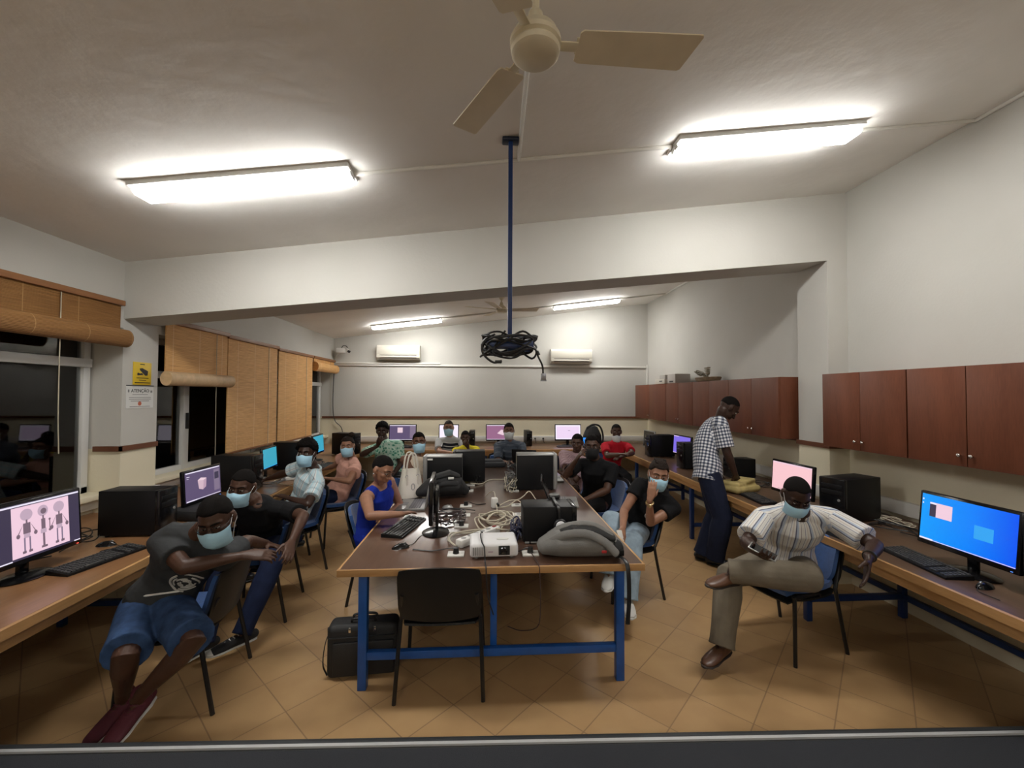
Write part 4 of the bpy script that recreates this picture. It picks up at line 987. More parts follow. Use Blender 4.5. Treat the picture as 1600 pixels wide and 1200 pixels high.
def plugs(spots):
    for i, (x, y, dx, dy) in enumerate(spots):
        q = MB().cyl((x, y, ZT+.011), (x, y, ZT+.045), .020, 14, r2=.016)
        q.tube(catmull([(x, y, ZT+.04), (x+dx*.3, y+dy*.3, ZT+.035), (x+dx, y+dy, ZT+.006), (x+dx*1.8, y+dy*1.6, ZT+.006)], 5), .004, 6)
        o = obj('power_plug', q, M_BLACK)
        tag(o, ['black plug in the front left table socket', 'black plug in the front right table socket', 'black plug in the second left table socket', 'black plug in the left table socket behind the cream cable', 'black plug in the right table socket beside the tower', 'black plug in the left table socket beside the black backpack'][i], 'plug', 'plugs in the table sockets')
plugs([(-.185, 2.706, -.16, .06), (.288, 2.695, -.08, .03), (-.183, 3.272, -.06, .08), (-.177, 3.858, .1, .04), (.297, 4.448, .0, .1), (-.179, 4.469, .0, .12)])
# headphones hanging over the low case
t = thing('headphones', 'black and silver headphones hanging over the low black case', 'headphones', (.52, 2.865, ZT-.035))
obj('headband', MB().tube(catmull([(-.01, -.012, .17), (-.015, -.016, .23), (-.022, .0, .285), (-.03, .09, .300), (-.022, .2, .296), (-.01, .24, .292)], 6), .0115, 8), M_BLACK, t)
e = obj('ear_cup', MB().lathe([(.001, -.02), (.040, -.02), (.046, -.012), (.046, .004), (.040, .010), (.001, .012)], 28, 0, frame_T((-.01, -.022, .165), (0, -1, 0))), M_BLACK, t)
obj('ear_cup_plate', MB().lathe([(.001, .0), (.034, 0), (.031, .014), (.016, .020), (.001, .021)], 28, 0, frame_T((-.01, -.030, .165), (0, -1, 0))), mat('silver plate', (.80, .80, .82), .3, .0), e)
e = obj('ear_cup', MB().lathe([(.001, -.02), (.040, -.02), (.046, 0), (.040, .012), (.001, .012)], 24, 0, frame_T((-.01, .255, .300), (0, 0, 1))), M_BLACK, t)
# grey backpack lying on the right front of the table
t = thing('backpack', 'grey and black backpack lying on the front right of the table', 'backpack', (.60, 2.655, ZT), math.radians(-3))
b = MB().loft([(-.22, 0, .065), (-.15, .0, .085), (0, .0, .095), (.13, 0, .085), (.225, -.01, .06)], [(.085, .055), (.125, .08), (.13, .09), (.12, .08), (.075, .05)], (0, 1, 0), 20)
link('pack_body', remesh(b, M_GRY, .007, 6), t)
b = MB().loft([(-.18, .0, .125), (-.05, -.005, .170), (.08, -.01, .168), (.20, -.02, .122)], [(.045, .020), (.090, .030), (.095, .030), (.07, .022)], (0, 1, 0), 14)
link('back_pad', remesh(b, mat('black mesh padding', (.016, .016, .016), .85, bump=.4, bscale=300), .006, 4), t)
b = MB().loft(catmull([(-.22, -.05, .085), (-.12, -.090, .155), (.02, -.098, .168), (.13, -.115, .125), (.20, -.13, .06)], 4), [(.028, .014)]*17, (0, .6, 1), 12)
s1 = link('shoulder_strap', remesh(b, MATS['grey nylon'], .006, 3), t)
b = MB().loft(catmull([(-.20, .02, .125), (-.10, .005, .185), (.06, -.01, .205), (.18, -.035, .150), (.235, -.08, .08)], 4), [(.024, .010)]*17, (0, 1, .4), 12)
link('shoulder_strap', remesh(b, M_GRY, .006, 3), t)
obj('zip_tag', MB().box((.125, -.133, .072), (.03, .006, .016), bev=.002), mat('red tag', (.45, .03, .03), .6), t)
obj('side_pocket', MB().ell((.22, -.06, .065), (.04, .06, .055)), MATS['black mesh padding'], t)
obj('buckle', MB().box((.235, -.115, .06), (.03, .012, .035), bev=.004), M_DARK, t)
obj('hanging_strap', MB().loft(catmull([(.215, -.09, .04), (.245, -.15, .028), (.255, -.185, -.02), (.258, -.19, -.18), (.25, -.187, -.33)], 6), [(.013, .003)]*25, (1, 0, 0), 8, cap='flat'), M_BLACK, t)
# black backpack
t = thing('backpack', 'black backpack lying behind the silver laptop against the sticker tower', 'backpack', (-.42, 4.22, ZT), math.radians(8))
b = MB().loft([(-.22, .0, .06), (-.12, .0, .10), (.02, 0, .125), (.15, .0, .105), (.21, .0, .06)], [(.09, .05), (.125, .09), (.135, .11), (.13, .09), (.08, .05)], (0, 1, 0), 18)
link('pack_body', remesh(b, M_NYL, .008, 6), t)
b = MB().loft(catmull([(-.16, -.10, .09), (-.02, -.125, .155), (.12, -.11, .15), (.20, -.07, .09)], 4), [(.03, .015)]*13, (0, .5, 1), 12)
link('shoulder_strap', remesh(b, M_NYL, .006, 3), t)
b = MB().loft([(-.08, -.02, .20), (.06, -.02, .235), (.14, .0, .20)], [(.07, .03), (.08, .035), (.05, .03)], (0, 1, 0), 14)
link('front_pocket', remesh(b, mat('black pocket cloth', (.016, .016, .017), .8), .008, 4), t)
obj('label_patch', MB().box((.07, -.115, .205), (.055, .008, .022), bev=.002), M_WHITE, t)
# white handbag
t = thing('handbag', 'off white leather handbag with two tall handles standing on the table', 'handbag', (-.735, 4.20, ZT), math.radians(30))
M_LEA = mat('off white leather', (.62, .59, .50), .45, bump=.15, bscale=90)
b = MB(); rows = [(-.15, .075, 0), (-.152, .078, .05), (-.14, .06, .16), (-.125, .03, .27)]
b.loft([(0, 0, .012), (0, 0, .10), (0, 0, .20), (0, 0, .285)], [(.115, .07), (.115, .066), (.10, .048), (.082, .022)], (1, 0, 0), 24, cap='flat', sup=3.5)
obj('bag_body', b, M_LEA, t)
for s in (-1, 1): obj('handle', MB().tube(catmull([(-.055, s*.03, .22), (-.052, s*.042, .33), (-.026, s*.045, .43), (.026, s*.045, .43), (.052, s*.042, .33), (.055, s*.03, .22)], 6), .0085, 8), M_LEA, t)
cl = MB()
for sx in (-1, 1):
    cl.tube([(sx*.055+.014*math.cos(2*PI*k/14), -.040, .215+.016*math.sin(2*PI*k/14)) for k in range(14)], .003, 6, closed=True)
cl.tube([(.0+.017*math.cos(2*PI*k/14), -.066, .12+.03*math.sin(2*PI*k/14)) for k in range(14)], .003, 6, closed=True)
obj('metal_ring', cl, M_SILV, t)
obj('seam_strap', MB().box((-.055, -.056, .16), (.016, .004, .12)).box((.055, -.056, .16), (.016, .004, .12)), mat('cream strap', (.55, .51, .42), .5), t)
# laptop bag on the floor
t = thing('briefcase', 'black padded laptop bag standing on the floor under the front left of the table', 'bag', (-.775, 2.80, 0), math.radians(5))
M_NYL2 = mat('black bag canvas', (.014, .014, .015), .6, bump=.3, bscale=260)
obj('bag_body', MB().box((0, 0, .162), (.43, .15, .324), bev=.035, seg=4), M_NYL2, t)
obj('front_pocket', MB().box((.01, -.077, .125), (.37, .025, .21), bev=.012), M_NYL2, t)
obj('flap_trim', MB().box((0, -.078, .255), (.40, .012, .008), bev=.002), M_BLACK, t)
for s in (-1, 1): obj('handle', MB().tube(catmull([(-.075, s*.025, .315), (-.06, s*.03, .345), (.06, s*.03, .345), (.075, s*.025, .315)], 6), .008, 8), M_BLACK, t)
obj('buckle', MB().box((-.075, -.075, .30), (.014, .008, .03), bev=.002).box((.075, -.075, .30), (.014, .008, .03), bev=.002), M_CHROME, t)
obj('carry_strap', MB().loft(catmull([(-.212, .0, .27), (-.232, -.03, .20), (-.238, -.05, .09), (-.21, -.06, .025)], 6), [(.011, .0025)]*19, (0, 1, 0), 8, cap='flat'), M_BLACK, t)
obj('side_ring', MB().tube([(-.222, .012*math.cos(2*PI*k/12), .272+.014*math.sin(2*PI*k/12)) for k in range(12)], .003, 6, closed=True), M_CHROME, t)
# wire down the back left corner
o = obj('wall_cable', MB().tube(catmull([(-3.10, 8.77, 2.3), (-3.12, 8.77, 1.6), (-3.08, 8.77, 1.25), (-2.95, 8.77, 1.1), (-2.9, 8.77, .92)], 6), .008, 6), M_CBL)
tag(o, 'black cable running down the wall in the far left corner', 'cable')

# ------------------------------------------------------------------ chairs
chair(-.262, 2.745, 180, 'empty black backed chair pushed under the front of the big table')
o = [q for q in bpy.data.objects if q.get('label', '').startswith('low black computer case')][0]
obj('label_sticker', MB().box((-.1115, .155, .012), (.002, .03, .012)).box((-.1115, .105, .012), (.002, .05, .010)).box((-.1115, .065, .014), (.002, .016, .014)), mat('pale label', (.35, .35, .34), .6), o)
# ------------------------------------------------------------------ people
def skin_mat(name, col):
    return mat('skin '+name, col, .48, var=.10, vscale=18, bump=.05, bscale=160, spec=.4)
SK = {'deep': skin_mat('deep', (.040, .018, .011)), 'dark': skin_mat('dark', (.070, .032, .019)), 'brown': skin_mat('brown', (.145, .066, .038)), 'light': skin_mat('light', (.30, .15, .092)), 'tan': skin_mat('tan', (.40, .215, .14))}
M_HAIR = mat('black hair', (.007, .0055, .005), .85, bump=.6, bscale=420, spec=.12)
M_HAIRB = mat('dark brown hair', (.016, .009, .006), .7, bump=.6, bscale=320, spec=.2)
M_EYE = mat('eye white', (.55, .52, .48), .25); M_IRIS = mat('dark iris', (.008, .005, .004), .2)
M_MASK = mat('pale blue surgical mask', (.40, .66, .82), .8, bump=.2, bscale=35)
M_MASKB = mat('black cloth mask', (.008, .008, .009), .85)
M_MASKW = mat('white mask', (.60, .64, .64), .8)
M_LOOP = mat('white elastic', (.66, .66, .66), .7)
def cloth(name, col, var=.12, rough=.88, bump=.35, bscale=22):
    return mat('cloth '+name, col, rough, var=var, vscale=16, bump=bump, bscale=bscale, sheen=.0, spec=.18)
def patmat(name, build, bump=.35):
    m, nt, b = nodes('cloth '+name)
    at_ = nt.nodes.new('ShaderNodeAttribute'); at_.attribute_name = 'pat'
    s = nt.nodes.new('ShaderNodeSeparateXYZ'); nt.links.new(at_.outputs['Vector'], s.inputs[0])
    nt.links.new(build(nt, s.outputs['X'], s.outputs['Y'], at_.outputs['Vector']), b.inputs['Base Color'])
    b.inputs['Roughness'].default_value = .88; b.inputs['Specular IOR Level'].default_value = .25; b.inputs['Sheen Weight'].default_value = .0
    n2 = nt.nodes.new('ShaderNodeTexNoise'); n2.inputs['Scale'].default_value = 20; n2.inputs['Detail'].default_value = 4
    tc = nt.nodes.new('ShaderNodeTexCoord'); nt.links.new(tc.outputs['Object'], n2.inputs['Vector'])
    bp = nt.nodes.new('ShaderNodeBump'); bp.inputs['Strength'].default_value = bump; bp.inputs['Distance'].default_value = .012
    nt.links.new(n2.outputs['Fac'], bp.inputs['Height']); nt.links.new(bp.outputs[0], b.inputs['Normal'])
    return m
def fr(nt, x, period, off=0.0): return mth(nt, 'FRACT', mth(nt, 'ADD', mth(nt, 'DIVIDE', x, period), 50+off))
def stripes_build(nt, u, w, v):
    return ramp(nt, fr(nt, u, .088), [(0, (.66, .64, .60)), (.16, (.30, .27, .27)), (.20, (.68, .66, .62)), (.34, (.44, .50, .60)), (.48, (.12, .13, .19)), (.56, (.70, .68, .64)), (.70, (.58, .50, .44)), (.76, (.70, .69, .66)), (.88, (.24, .25, .32)), (.92, (.70, .68, .64))], True)
def check_build(nt, u, w, v):
    a = mth(nt, 'GREATER_THAN', fr(nt, u, .034), .52); b = mth(nt, 'GREATER_THAN', fr(nt, w, .034), .52)
    return ramp(nt, mth(nt, 'MULTIPLY', mth(nt, 'ADD', a, b), .5), [(0, (.70, .70, .70)), (.3, (.20, .22, .28)), (.8, (.035, .04, .06))], True)
def plaid_build(nt, u, w, v):
    a = ramp(nt, fr(nt, u, .075), [(0, (.46, .62, .68)), (.42, (.70, .72, .72)), (.58, (.26, .25, .26)), (.64, (.55, .68, .72)), (.86, (.62, .55, .50)), (.92, (.50, .64, .70))], True)
    b = ramp(nt, fr(nt, w, .085), [(0, (1, 1, 1)), (.5, (.80, .85, .88)), (.7, (.62, .62, .64)), (.77, (1, 1, 1))], True)
    return mix(nt, 1.0, a, b, 'MULTIPLY')
def leaf_build(nt, u, w, v):
    vo = nt.nodes.new('ShaderNodeTexVoronoi'); vo.inputs['Scale'].default_value = 26; nt.links.new(v, vo.inputs['Vector'])
    return ramp(nt, vo.outputs['Distance'], [(0, (.05, .22, .15)), (.30, (.16, .42, .30)), (.42, (.46, .66, .55)), (.7, (.56, .72, .62))], True)
def polo_build(nt, u, w, v):
    f = mth(nt, 'ADD', w, 0.0)
    return ramp(nt, f, [(0, (.40, .40, .40)), (.385, (.018, .02, .03)), (.415, (.62, .62, .62)), (.427, (.018, .02, .03)), (.465, (.62, .62, .62)), (.478, (.40, .40, .40))], True)
def slate_build(nt, u, w, v):
    return ramp(nt, fr(nt, w, .09), [(0, (.060, .075, .10)), (.62, (.13, .15, .18)), (.70, (.060, .075, .10)), (.8, (.15, .16, .19)), (.86, (.06, .075, .10))], True)
def pinks_build(nt, u, w, v):
    return ramp(nt, fr(nt, u, .03), [(0, (.42, .30, .31)), (.6, (.28, .18, .20))], True)
C_ = {'grey': cloth('charcoal tee', (.040, .042, .044)), 'black': cloth('black tee', (.008, .008, .009), bump=.2), 'red': cloth('red tee', (.42, .010, .022)), 'yellow': cloth('yellow tee', (.72, .60, .04)),
      'pink': cloth('pink blouse', (.62, .34, .27), bump=.6), 'blue': cloth('royal blue dress', (.010, .028, .30), bump=.25), 'beige': cloth('beige top', (.55, .46, .36)), 'jean': cloth('blue denim', (.030, .058, .135), .3),
      'djean': cloth('dark denim', (.010, .016, .045), .2), 'ljean': cloth('faded denim', (.30, .39, .47), .2), 'navy': cloth('navy trousers', (.012, .016, .036), .15), 'khaki': cloth('olive grey trousers', (.165, .140, .105), .1), 'dark': cloth('dark trousers', (.014, .014, .016)),
      'short': cloth('denim shorts', (.034, .068, .155), .35),
      'stripe': patmat('striped shirt', stripes_build), 'check': patmat('gingham shirt', check_build), 'plaid': patmat('plaid shirt', plaid_build), 'leaf': patmat('leaf print shirt', leaf_build),
      'polo': patmat('striped polo', polo_build), 'slate': patmat('slate tee', slate_build), 'pinkstripe': patmat('pink striped shirt', pinks_build)}
M_SHOE_W = mat('white rubber sole', (.62, .61, .58), .6)
SHOES = {'red': (mat('wine canvas', (.085, .012, .022), .75), M_SHOE_W), 'canvas': (mat('black canvas', (.012, .012, .014), .8), M_SHOE_W), 'brown': (mat('brown leather', (.10, .045, .024), .34), mat('dark sole', (.03, .02, .015), .6)), 'black': (mat('black shoe leather', (.010, .010, .011), .4), mat('dark sole', ())  if False else mat('black sole', (.012, .012, .012), .6)), 'white': (M_SHOE_W, M_SHOE_W)}
def unit(v): return V(v).normalized()
def hvec(deg): a = math.radians(deg); return V((math.sin(a), -math.cos(a), 0))   # 0 looks to the camera, 90 toward +X
def rayhit(par, px, py, L, near):
    d = ray(px, py).normalized(); oc = CAMPOS-par; b = oc.dot(d); c = oc.length_squared-L*L; D = b*b-c
    if D <= 0:
        q = CAMPOS+d*(-b); return par+(q-par).normalized()*L
    t = -b-math.sqrt(D) if near else -b+math.sqrt(D)
    return CAMPOS+d*t
def step(par, sp, L):
    """sp: (px, py, 'n'|'f') along that line of sight, ('d', x, y, z) a direction, ('p', x, y, z) a point"""
    if sp[0] == 'd': return par+unit(sp[1:])*L
    if sp[0] == 'p':
        return par+(V(sp[1:])-par).normalized()*L
    return rayhit(par, sp[0], sp[1], L, sp[2] == 'n')
def two_bone(a, target, l1, l2, pole):
    d = V(target)-a; D = min(d.length, (l1+l2)*.999); e = d.normalized(); D = max(D, abs(l1-l2)*1.05)
    x = (l1*l1-l2*l2+D*D)/(2*D); h = math.sqrt(max(l1*l1-x*x, 0)); p = V(pole); p = p-e*p.dot(e)
    p = p.normalized() if p.length > 1e-5 else e.orthogonal().normalized()
    return a+e*x+p*h, a+e*D
def limb(a, sp, l1, l2):
    """sp = ('ik', target, pole) or (mid spec, end spec)"""
    if sp[0] == 'ik':
        tg = sp[1]; tg = V(tg) if len(tg) == 3 and not isinstance(tg[2], str) else tg
        return two_bone(a, tg, l1, l2, sp[2])
    m = step(a, sp[0], l1); return m, step(m, sp[1], l2)

def hand_parts(mb, W, D, N, side, s, curl=.5, spread=.05, thumb=.35):
    D = unit(D); N = V(N); N = (N-D*N.dot(D)).normalized(); Tm = (D.cross(N) if side == 'R' else N.cross(D))
    def P(a, b, c): return W+(D*a+Tm*b+N*c)*s
    mb.loft([P(-.015, 0, 0), P(.02, .004, 0), P(.055, .004, 0), P(.088, .0, -.002)], [(.026*s, .019*s), (.034*s, .017*s), (.041*s, .0145*s), (.040*s, .012*s)], Tm, 12)
    for i, (off, L) in enumerate(((.030, .074), (.0105, .082), (-.009, .077), (-.028, .060))):
        p = P(.088, off, 0); ang = .12*curl; dv = spread*(1.4-i)
        pts = [P(.075, off*.95, 0), p]; c = curl if isinstance(curl, (int, float)) else curl[i]
        ang = 0.25*c
        for fl, ad in ((.46, c*.75), (.30, c*1.0), (.24, c*.6)):
            dr = (D*math.cos(ang)+N*math.sin(ang)+Tm*dv).normalized(); p = p+dr*L*fl*s*1.02; pts.append(p.copy()); ang += ad
        mb.loft(pts, [.0092*s, .0092*s, .0085*s, .0078*s, .0068*s], Tm, 8)
    d1 = (D*.62+Tm*.72+N*(.15+thumb*.5)).normalized(); d2 = (D*.85+Tm*.30+N*(.2+thumb)).normalized()
    a = P(.018, .020, .004); b = a+d1*.040*s; c = b+d2*.034*s; e = c+(d2+D*.1).normalized()*.026*s
    mb.loft([a, b, c, e], [.0145*s, .0118*s, .0098*s, .0078*s], N, 8)

def person(label, P):
    s = P.get('h', 1.72)/1.72; g = P.get('girth', 1.0); fem = P.get('fem', False); vox = P.get('vox', .0065)
    sk = SK[P['skin']]
    pel = V(P['pel']) if len(P['pel']) == 3 and not isinstance(P['pel'][2], tuple) else None
    if P.get('pelpx'): pel = at(P['pelpx'][0], P['pelpx'][1], y=P['pelpx'][2])
    F = hvec(P['face']); SF = hvec(P.get('shf', P['face']))
    neck = step(pel, P['neck'], .50*s); U = (neck-pel).normalized()
    Rh = F.cross(V((0, 0, 1))).normalized()
    S = SF.cross(U).normalized(); CF = U.cross(S).normalized()           # right side, chest forward
    Hy, Hp, Hr = P['head']                                               # yaw, pitch down, roll
    hf = hvec(Hy); hr = hf.cross(V((0, 0, 1)))
    hfw = (hf*math.cos(math.radians(Hp))-V((0, 0, 1))*math.sin(math.radians(Hp))).normalized(); hup = hr.cross(hfw).normalized()
    q = math.radians(Hr); hr, hup = hr*math.cos(q)+hup*math.sin(q), hup*math.cos(q)-hr*math.sin(q)
    hc = step(neck, P['hc'], .185*s) if P.get('hc') else neck+(hup*.75+U*.15+hfw*.18).normalized()*.185*s
    HM = Matrix((hr, hfw, hup)).transposed().to_4x4(); hs = s*P.get('hs', 1.0); HM = HM @ Matrix.Scale(hs, 4); HM.translation = hc
    bow = P.get('bow', .03)*s
    def spine(t, k=0): return pel+U*(.50*s*t)-CF*(bow*4*t*(1-t) if 0 < t < 1 else 0)
    sw = (.168 if fem else .185)*s*P.get('sw', 1.0); hw = .088*s
    sh = {'R': neck-U*.055*s+S*sw, 'L': neck-U*.055*s-S*sw}
    hip = {'R': pel+Rh*hw-U*.015*s, 'L': pel-Rh*hw-U*.015*s}
    for k in 'RL':
        if P.get('shift'+k): sh[k] = sh[k]+V(P['shift'+k])
    el, wr, hd, kn, an = {}, {}, {}, {}, {}
    for k in 'RL':
        el[k], wr[k] = limb(sh[k], P['arm'+k], .285*s, .25*s)
        kn[k], an[k] = limb(hip[k], P['leg'+k], .43*s, .41*s)
    # ---- body
    tor = [(-.13, .120, .085), (-.05, .155, .110), (.05, .162, .112), (.25, .138, .098), (.45, .140, .102), (.65, .155, .112), (.82, .150, .105), (.93, .105, .080), (1.0, .064, .060)]
    if fem: tor = [(-.13, .125, .090), (-.05, .165, .115), (.05, .168, .115), (.25, .128, .094), (.45, .122, .095), (.65, .138, .112), (.82, .134, .100), (.93, .092, .074), (1.0, .054, .052)]
    def torso(mb, off=0.0, t0=-9, t1=9, gx=g):
        L = [(t, a, b) for t, a, b in tor if t0 <= t <= t1]
        if -9 < t0 < -.06: L = [(t0, .162, .116)]+[q_ for q_ in L if q_[0] > -.07]
        if .06 < t1 < .3: L = [q_ for q_ in L if q_[0] < t1]+[(t1, .152, .106)]
        mb.loft([spine(t)+CF*((.02*s if .6 < t < .9 else 0)+(b*(gx-1)*.5*s)) for t, a, b in L], [((a*(1+(gx-1)*.6)+off)*s, (b*gx+off)*s) for t, a, b in L], S, 22, cap='flat' if -9 < t0 < -.06 else 'round')
    def shoulder(mb, k, off=0.0):
        sg = 1 if k == 'R' else -1
        mb.loft([neck-U*.025*s+S*sg*.035*s, neck-U*.04*s+S*sg*.10*s, sh[k]], [(.050+off)*s, (.056+off)*s, (.056+off)*s], U, 14)
    def arm(mb, k, f0=0., f1=1., off=0., fl=0.):
        a, b, c = sh[k], el[k], wr[k]; ar = .94 if fem else 1.0
        pts = [a, a.lerp(b, .35), a.lerp(b, .75), b]; rd = [.056, .050*g**.5, .043, .040]
        if f1 >= 1.: mb.loft(pts, [(r*ar+off)*s for r in rd], CF, 14); return
        n = 5; P_ = [a.lerp(b, f1*i/n) for i in range(n+1)]
        mb.loft(P_, [((.056+(.043-.056)*(f1*i/n))*ar+off+fl*i/n)*s for i in range(n+1)], CF, 16, cap='flat')
    def forearm(mb, k, off=0.):
        b, c = el[k], wr[k]; ar = .92 if fem else 1.0
        ax = (c-b).normalized()
        mb.loft([b, b.lerp(c, .25), b.lerp(c, .6), b.lerp(c, .97)], [((r*ar+off)*s, (q_*ar+off)*s) for r, q_ in ((.040, .038), (.042, .039), (.034, .031), (.027, .021))], CF, 14)
    lg = P.get('legw', 1.0)
    def leg(mb, k, off=0., f0=0, f1=2., flare=0., cap='round'):
        a, b, c = hip[k], kn[k], an[k]
        th = [(0, .086), (.3, .080), (.65, .068), (1, .055)]; ca = [(0, .055), (.28, .056), (.55, .046), (.8, .036), (1, .034)]
        pts, rd = [], []
        for t, r in th:
            if t <= f1: pts.append(a.lerp(b, t)); rd.append((r*lg+off+flare*t/2)*s)
        if f1 < 1: pts.append(a.lerp(b, f1)); rd.append(((.086+(.055-.086)*f1)*lg+off+flare)*s)
        if f1 > 1:
            for t, r in ca[1:]:
                if t <= f1-1+1e-6: pts.append(b.lerp(c, t)); rd.append((r*lg+off+flare*(1+t)/2)*s)
            if f1 > 1.9 and cap == 'flat': pts.append(b.lerp(c, f1-1)); rd.append((.038*lg+off+flare*f1/2)*s)
        mb.loft(pts, rd, Rh if k == 'R' else -Rh, 16, cap=cap)
    B = MB(); torso(B)
    for k in 'RL':
        shoulder(B, k); arm(B, k); forearm(B, k); leg(B, k)
        hp = P.get('hand'+k, {}); D = hp.get('d'); ax = (wr[k]-el[k]).normalized()
        D = (step(wr[k], D, .17*s)-wr[k]).normalized() if D else ax
        hand_parts(B, wr[k]+D*.01, D, hp.get('n', (0, 0, -1)), k, s*(.93 if fem else 1.0), hp.get('curl', .45), thumb=hp.get('thumb', .3))
        hd[k] = (wr[k], D)
    # neck and head (head space: x = own right, y = forward, z = up)
    B.loft([neck-U*.03*s, neck.lerp(hc, .35)-hfw*.004, HM @ V((0, -.022, -.055))], [((.060 if not fem else .050)*s), (.054 if not fem else .045)*s, (.056 if not fem else .048)*s], S, 14)
    H = lambda pts: [HM @ V(p) for p in pts]
    B.ell((0, -.012, .028), (.0745, .096, .090), T=HM, nu=22, nv=14)
    B.loft(H([(0, .008, .02), (0, .022, -.03), (0, .034, -.072), (0, .044, -.098)]), [(.069*hs, .072*hs), (.064*hs, .066*hs), (.052*hs, .050*hs), (.028*hs, .026*hs)], HM.to_3x3() @ V((1, 0, 0)), 18)
    B.loft(H([(-.045, .062, .026), (0, .078, .030), (.045, .062, .026)]), [.013*hs, .015*hs, .013*hs], hup, 8)          # brow
    B.loft(H([(0, .083, .016), (0, .096, -.008), (0, .106, -.030)]), [.009*hs, .010*hs, .0135*hs], hr, 10)               # nose
    B.loft(H([(-.018, .089, -.035), (.018, .089, -.035)]), [.0095*hs]*2, hup, 8)                                       # nostril wings
    for sx in (-1, 1):
        B.ell((sx*.040, .054, -.020), (.025, .025, .022), T=HM, nu=10, nv=8)
        B.loft(H([(sx*.074, -.008, -.034), (sx*.082, -.016, -.010), (sx*.080, -.018, .018)]), [(.017*hs, .007*hs), (.022*hs, .009*hs), (.016*hs, .007*hs)], hfw, 10)
    B.loft(H([(-.022, .081, -.061), (0, .089, -.059), (.022, .081, -.061)]), [.0065*hs, .0085*hs, .0065*hs], hup, 8)     # lips
    B.loft(H([(-.019, .080, -.071), (0, .087, -.071), (.019, .080, -.071)]), [.0065*hs, .0085*hs, .0065*hs], hup, 8)
    # feet
    ft = {}
    for k in 'RL':
        fd = P.get('foot'+k, None)
        if fd is None: fd = hvec(P['face'])
        elif isinstance(fd, (int, float)): fd = hvec(fd)
        else: fd = unit(fd)
        shin = (kn[k]-an[k]).normalized(); up = P.get('footup'+k); up = V(up) if up else (V((0, 0, 1)) if abs(fd.z) < .5 else shin)
        up = (up-fd*up.dot(fd)).normalized(); ft[k] = (fd, up)
        a = an[k]
        B.loft([a-fd*.03*s-up*.045*s, a+fd*.05*s-up*.045*s, a+fd*.13*s-up*.058*s, a+fd*.175*s-up*.062*s], [(.030*s, .028*s), (.036*s, .030*s), (.040*s, .018*s), (.030*s, .013*s)], fd.cross(up), 12)
        B.loft([a, a-up*.04*s], [.034*s, .034*s], fd, 12)
    body = link('person', remesh(B, sk, vox, 3, 'body'))
    tag(body, label, 'person')
    if P.get('group'): body['group'] = P['group']
    # ---- garments
    tp = P.get('top'); off = P.get('off', .015)
    def pattern(me):
        n = len(me.vertices); co = np.empty(n*3, np.float32); me.vertices.foreach_get('co', co); co = co.reshape(-1, 3)
        p0 = np.array(pel); out = np.zeros((n, 3), np.float32)
        out[:, 0] = (co-p0) @ np.array(S); out[:, 1] = (co-p0) @ np.array(U); out[:, 2] = (co-p0) @ np.array(CF)
        th_ = np.arctan2(out[:, 0], out[:, 2]+bow*.6)*.155*s; lat = np.abs(out[:, 0])
        out[:, 0] = th_
        for k in 'RL':
            a, b = np.array(sh[k]), np.array(el[k]); ax = (b-a)/np.linalg.norm(b-a)
            t = (co-a) @ ax; d = np.linalg.norm(co-a-np.outer(t, ax), axis=1)
            pr = np.cross(ax, np.array(CF)); pr = pr/np.linalg.norm(pr)
            mk = (t > .035*s) & (t < (tp[2] if tp else 1)*.30*s) & (d < (.088+off*.4)*s) & (lat > sw*.80)
            out[mk, 0] = np.arctan2((co-a) @ pr, (co-a) @ np.cross(pr, ax))[mk]*.085*s; out[mk, 1] = t[mk]
        at2 = me.attributes.new('pat', 'FLOAT_VECTOR', 'POINT'); at2.data.foreach_set('vector', out.reshape(-1))
    def garment(n, mb, m, v=None, it=4):
        me = remesh(mb, m, v or max(vox, .007), it, n); pattern(me); return link(n, me, body)
    bt = P.get('bottom')
    if bt:
        km, m = bt; G = MB()
        if km == 'skirt':
            L = [(-.0, 0), (1.0, 1)]
            mid = [(hip['R']+hip['L'])/2, (kn['R']+kn['L'])/2]
            G.loft([mid[0]-(mid[1]-mid[0]).normalized()*.03, mid[0].lerp(mid[1], .35), mid[0].lerp(mid[1], .7), mid[0].lerp(mid[1], .98)], [(.205*s, .115*s), (.20*s, .112*s), (.185*s, .105*s), (.165*s, .085*s)], Rh, 22, cap='flat')
            torso(G, .012, -9, .5)
        else:
            f1 = {'long': 2.06, 'shorts': P.get('shortlen', .93), 'crop': 1.85}[km]
            torso(G, .011, -9, P.get('waist', .055))
            for k in 'RL': leg(G, k, P.get('loose', .014), 0, f1, P.get('flare', .012), cap='flat' if km != 'x' else 'round')
        garment({'skirt': 'skirt', 'shorts': 'shorts'}.get(km, 'trousers'), G, C_[m])
    tp = P.get('top')
    tops = None
    if tp:
        km, m, sl = tp; G = MB(); off = P.get('off', .015)
        torso(G, off, P.get('hem', -.06), .84 if km == 'tank' else 1.0 if km == 'shirt' else .97)
        for k in 'RL':
            if km not in ('tank', 'dress'): shoulder(G, k, off*.75)
            else:
                sg = 1 if k == 'R' else -1; e_ = .105 if km == 'tank' else .128
                G.loft([neck-U*.032*s+S*sg*.055*s, neck-U*.046*s+S*sg*e_*s], [(.050+off*.5)*s, (.050+off*.55)*s], U, 14, cap='flat')
            if sl > 0: arm(G, k, 0, sl, off*.8, P.get('slfl', .012))
        if P.get('longtail'):
            for k in 'RL': leg(G, k, .024, 0, .30, .01, cap='flat')
        tops = garment('dress_top' if km == 'dress' else 'blouse' if km == 'blouse' else 'shirt' if km == 'shirt' else 't_shirt' if km == 'tee' else 'top', G, C_[m])
